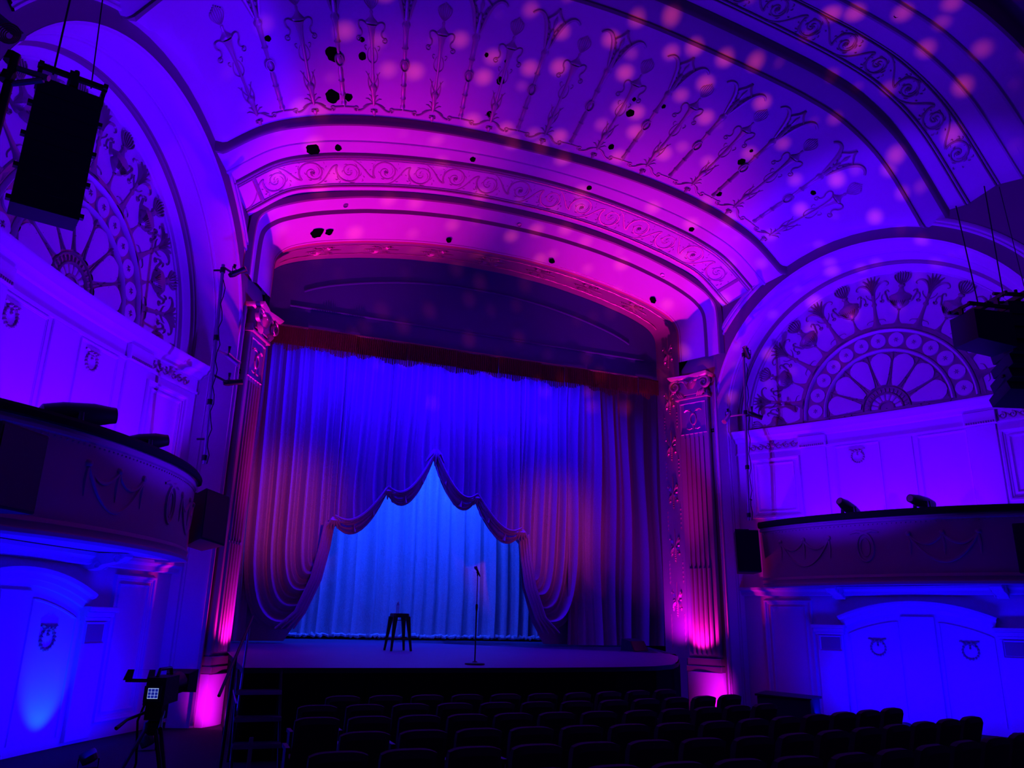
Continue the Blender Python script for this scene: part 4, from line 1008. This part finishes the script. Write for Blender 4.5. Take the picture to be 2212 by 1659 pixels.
# moving heads on the box rims
def moving_head(loc, dv, label, L=.52, r=.15, bw=.3):
    t = thing('moving_head_light', label, 'stage light', loc); dv = V(dv).normalized(); s = dv.cross(V((0, 0, 1))).normalized(); c = V((0, 0, .3))
    b = MB(); b.box((0, 0, .05), (bw, bw, .1), None, .85); b.build('base', BMET, t)
    for k in (-1, 1):
        b = MB(); b.tube([V((0, 0, .09)) + s * k * .1, V((0, 0, .12)) + s * k * (r + .04), c + s * k * (r + .03)], [.04, .045, .035], 8); b.build('yoke_arm', BMET, t)
    q = lambda k: c + dv * k
    MB().tube([q(-L * .5), q(-L * .45), q(-L * .2), q(L * .2), q(L * .42), q(L * .5)], [r * .45, r * .8, r, r * .95, r * .72, r * .66], 16).build('head', BMET, t)
    MB().tube([q(L * .49), q(L * .505)], [r * .6, r * .5], 14).build('lens', LENS, t)
    return t
moving_head(W(4.25, 3.0, -.3, 1), (-.85, -.1, .38), 'moving head light with a glowing pink lens, tilted up on the right box rim', .6, .13)
moving_head(W(5.75, 3.0, -.3, 1), (-.95, -.1, .12), 'long moving head light lying level on the right box rim', .72, .13)
moving_head(W(6.1, 3.0, -.2, -1), (.86, .3, .14), 'largest moving head light, lying level on the left box rim', .95, .17)
moving_head(W(4.45, 3.0, -.3, -1), (.85, .25, .2), 'smaller moving head light on the left box rim nearer the stage', .6, .13)

# flown line arrays
def array(loc, rz, n, w, d, ch, label, curve=0.0, frame_=True):
    t = thing('line_array', label, 'loudspeaker', loc, rz); a = 0; y = 0; z = n * ch / 2
    for k in range(n):
        M = Matrix.Rotation(-a, 3, 'X'); c = V((0, y, z - ch / 2)); b = MB()
        h = ch * .97 / 2
        q = [(-w / 2, -d / 2, h), (w / 2, -d / 2, h), (w * .5, d / 2, h * .7), (-w * .5, d / 2, h * .7)]
        b.prism([c + M @ V((x, yy, -zz)) for x, yy, zz in q], [c + M @ V((x, yy, zz)) for x, yy, zz in q])
        o = b.build('cabinet', BLACK, t, smooth=False)
        for sx in (-1, 1):
            if k % 2: 
                b = MB(); b.box(c + M @ V((sx * (w / 2 + .025), -d * .2, 0)), (.05, .07, .05)); b.build('handle', BMET, t)
        a += curve; y += sin(a) * ch * .9; z -= ch * cos(a)
    b = MB(); zt = n * ch / 2
    for yy in (-d * .35, d * .35): b.box((0, yy, zt + .17), (w * 1.08, .05, .06))
    for xx in (-w * .5, w * .5): b.box((xx, 0, zt + .17), (.05, d, .06)); b.box((xx, 0, zt + .07), (.04, .12, .2))
    b.box((0, 0, zt + .17), (.1, d, .09)); b.box((.02, 0, zt + .1), (.09, .1, .2)); b.build('rigging_frame', BMET, t)
    b = MB(); b.tube([(-w * .55, -.0, zt + .26), (w * .5, 0, zt + .26)], .035, 8); b.tube([(.03, 0, zt + .16), (.03, 0, zt + .36)], .03, 8); b.build('hanging_pipe', BMET, t)
    b = MB(); b.tube([(-w * .3, 0, zt + .2), (-w * .3, .0, zt + 2.6)], .012, 5); b.tube([(w * .3, 0, zt + .2), (w * .1, .0, zt + 2.6)], .008, 5); b.build('hoist_chain', BMET, t)
    return t
array((-8.33, -7.95, 5.83), radians(15), 8, .68, .42, .205, 'tall black line array speaker hanging in front of the left arch')
array((7.72, -8.0, 5.75), radians(-18), 7, .78, .6, .26, 'curved black line array speaker hanging in front of the right lunette', radians(4))
t = thing('flown_speaker', 'square black speaker cabinet hanging beside the right line array', 'loudspeaker', (6.68, -8.0, 6.0), radians(-10))
b = MB(); q = [(-.4, -.3), (.4, -.3), (.4, .3), (-.4, .3)]
b.prism([V((x, y, -.36 + (.1 if x < 0 else 0))) for x, y in q], [V((x, y, .3)) for x, y in q]); b.build('cabinet', BLACK, t, smooth=False)
b = MB(); b.box((0, -.25, .42), (.9, .05, .06)); b.box((0, .25, .42), (.9, .05, .06)); b.box((0, 0, .46), (.1, .5, .08))
for x in (-.4, .4): b.box((x, 0, .37), (.04, .08, .16)); b.box((x, 0, .42), (.04, .5, .05))
b.build('rigging_frame', BMET, t); b = MB(); b.tube([(0, 0, .45), (-.1, .05, 2.6)], .012, 5); b.build('hoist_chain', BMET, t)

# scaffold pipe with coiled cable at the upper left
t = thing('scaffold_pipe', 'upright scaffold pipe with clamps at the upper left beside the line array', 'pipe', (-8.61, -9.2, 5.2))
MB().tube([(-.04, .15, .1), (.03, -.05, .98)], .045, 10).build('upright', BMET, t)
MB().tube([(.02, 0, .85), (.37, -.1, .75)], .032, 8).build('cross_pipe', GMET, t)
MB().tube([(.0, .03, .66), (.32, -.08, .73)], .03, 8).build('cross_pipe', GMET, t)
MB().tube([(-.25, -.1, 1.36), (.07, -.12, 1.14)], .05, 8).build('upper_pipe', GMET, t)
for z in (.72, .95): MB().tube([(-.02, 0, z - .05), (0, 0, z + .05)], .07, 8).build('clamp', BMET, t)
t = thing('cable_coil', 'coiled brown cable hanging on the scaffold pipe at the upper left', 'cable', (-8.6, -9.5, 6.2))
for k in range(5): MB().tube([V(((.035 + .017 * k) * cos(a), -.008 * k, (.045 + .018 * k) * sin(a))) for a in [j * 2 * pi / 18 for j in range(19)]], .007, 6).build('loop', mat('cable_rubber', (.4, .25, .12), .5) if k == 0 else bpy.data.materials['cable_rubber'], t)

# video camera on tripod
vc = thing('video_camera', 'broadcast video camera with a lit viewfinder screen at lower left', 'camera', (-6.4, -8.1, -.02), radians(-15))
b = MB(); b.box((0, .1, 0), (.2, .5, .26), None, .92); b.build('body', BLACK, vc)
b = MB(); b.box((-.01, -.17, -.02), (.16, .04, .15)); b.build('viewfinder', BLACK, vc)
SCRN = glow('screen_glow', (.01, .02, .35), .6); LINE = glow('screen_lines', (.45, .6, 1), .8)
b = MB(); b.rows([[V((x, -.192, z)) for x in (-.052, .048)] for z in (-.062, .035)]); b.build('screen', SCRN, vc)
b = MB()
for z in (-.06, -.03, .0, .032): b.box((-.002, -.194, z), (.1, .002, .005 if abs(z) > .031 or z < -.05 else .002))
for x in (-.051, -.02, .014, .046): b.box((x, -.194, -.014), (.002, .002, .095))
b.build('screen_graticule', LINE, vc)
b = MB(); b.rows([[V((x, y, z)) for x, y, z in ((-.34, -.1, .1), (-.1, -.14, .1), (-.1, -.08, .2), (-.32, -.05, .2), (-.34, -.1, .1))], [V((x, y, z)) for x, y, z in ((-.32, .12, .1), (-.1, .12, .1), (-.1, .12, .19), (-.31, .12, .19), (-.32, .12, .1))]]); b.box((-.22, .02, .09), (.2, .2, .02)); b.build('monitor_hood', BLACK, vc)
MB().tube([(0, .34, .02), (0, .38, .02), (.01, .44, .03), (.02, .52, .04)], [.09, .1, .11, .12], 14).build('lens_barrel', BMET, vc)
b = MB(); b.prism([V((x + .02, .52, z + .04)) for x, z in ((-.12, -.09), (.12, -.09), (.12, .09), (-.12, .09))], [V((x + .03, .66, z + .05)) for x, z in ((-.17, -.12), (.17, -.12), (.17, .12), (-.17, .12))]); b.build('lens_hood', BLACK, vc)
MB().tube([(-.02, -.05, .13), (-.02, .0, .2), (.0, .3, .2), (.0, .36, .13)], .018, 7).build('top_handle', BMET, vc)
b = MB(); b.box((.0, .0, -.2), (.16, .22, .14)); b.build('fluid_head', BMET, vc)
for f in (-1, 1): MB().tube([(f * .08, -.02, -.2), (f * .16, -.35, -.24), (f * .2, -.5, -.3)], [.016, .014, .02], 7).build('pan_bar', BMET, vc)
MB().tube([(-.1, .0, -.05), (-.2, .1, -.3), (-.17, .15, -.7), (-.25, .1, -1.2)], .012, 5).build('cable', CLOTHB, vc)
tp = thing('tripod', 'black camera tripod with spread legs under the video camera', 'tripod', (-6.4, -8.1, -.3), radians(-24))
MB().lathe([(.06, 0), (.1, -.02), (.1, -.1), (.05, -.14)], (0, 0, 0), 12).build('bowl', BMET, tp)
for k in range(3):
    a = radians(90 + 120 * k); c, s = cos(a), sin(a)
    MB().tube([(.07 * c - .03 * s, .07 * s + .03 * c, -.06), (.36 * c, .36 * s, -.7), (.46 * c, .46 * s, -.93)], [.018, .018, .014], 7).tube([(.07 * c + .03 * s, .07 * s - .03 * c, -.06), (.34 * c + .02 * s, .34 * s - .02 * c, -.66)], .016, 7).build('leg', GMET if k == 1 else BMET, tp)
    MB().tube([(.1 * c, .1 * s, -.55), (.33 * c, .33 * s, -.66)], .012, 6).build('spreader', BMET, tp)

# low cabinet against the right wall and the uplights
cb = thing('mixing_cabinet', 'low dark equipment cabinet beside the right wall behind the seats', 'cabinet', W(2.55, -1.25, -.35, 1), atan2(TY, TX))
b = MB(); b.box((0, 0, .26), (1.2, .5, .5)); b.build('body', BLACK, cb)
b = MB(); b.prism([V((x, y, .52)) for x, y in ((-.64, -.28), (.64, -.28), (.64, .28), (-.64, .28))], [V((-.64, -.28, .56)), V((.64, -.28, .54)), V((.64, .28, .57)), V((-.64, .28, .6))]); b.build('lid', BMET, cb)
def uplight(loc, tgt, label):
    t = thing('uplight', label, 'stage light', loc); dv = (V(tgt) - V(loc)).normalized()
    MB().lathe([(.06, -.06), (.1, -.05), (.11, .06), (.1, .09), (.0, .08)], (0, 0, .12), 16, dv).build('can', BMET, t)
    MB().lathe([(.0, .092), (.085, .091)], (0, 0, .12), 16, dv).build('lens', LENS, t)
    s = V((1, 0, 0)); MB().tube([s * .12 + V((0, 0, .12)), s * .12, -s * .12, -s * .12 + V((0, 0, .12))], .01, 6).build('bracket', BMET, t)
for sg, sd in ((1, 'right'), (-1, 'left')):
    uplight(W(1.6, -1.25, -.98, sg), W(.35, 1, -.2, sg), f'round floor uplight at the foot of the {sd} pilaster pedestal')
    for k, s in enumerate((3.5, 5.0, 6.9)):
        uplight(W(s, -1.25, -.5, sg), W(s, 1, .8, sg), f'blue floor uplight, {["nearest the stage", "in the middle", "farthest from the stage"][k]}, under the {sd} box')
t = thing('wedge_monitor', 'low black monitor wedge on the right side of the stage near the curtain foot', 'loudspeaker', (4.55, 1.2, sz(1.2)), radians(20))
b = MB(); b.prism([V((x, y, 0)) for x, y in ((-.3, -.22), (.3, -.22), (.3, .2), (-.3, .2))], [V((-.28, -.1, .24)), V((.28, -.1, .24)), V((.28, .18, .3)), V((-.28, .18, .3))]); b.build('cabinet', BLACK, t)
b = MB(); b.rows([[V((x, -.23 + .12 * k + .0, .01 + .23 * k)) for x in (-.26, .26)] for k in (0, 1)]); b.build('grille', BMET, t)
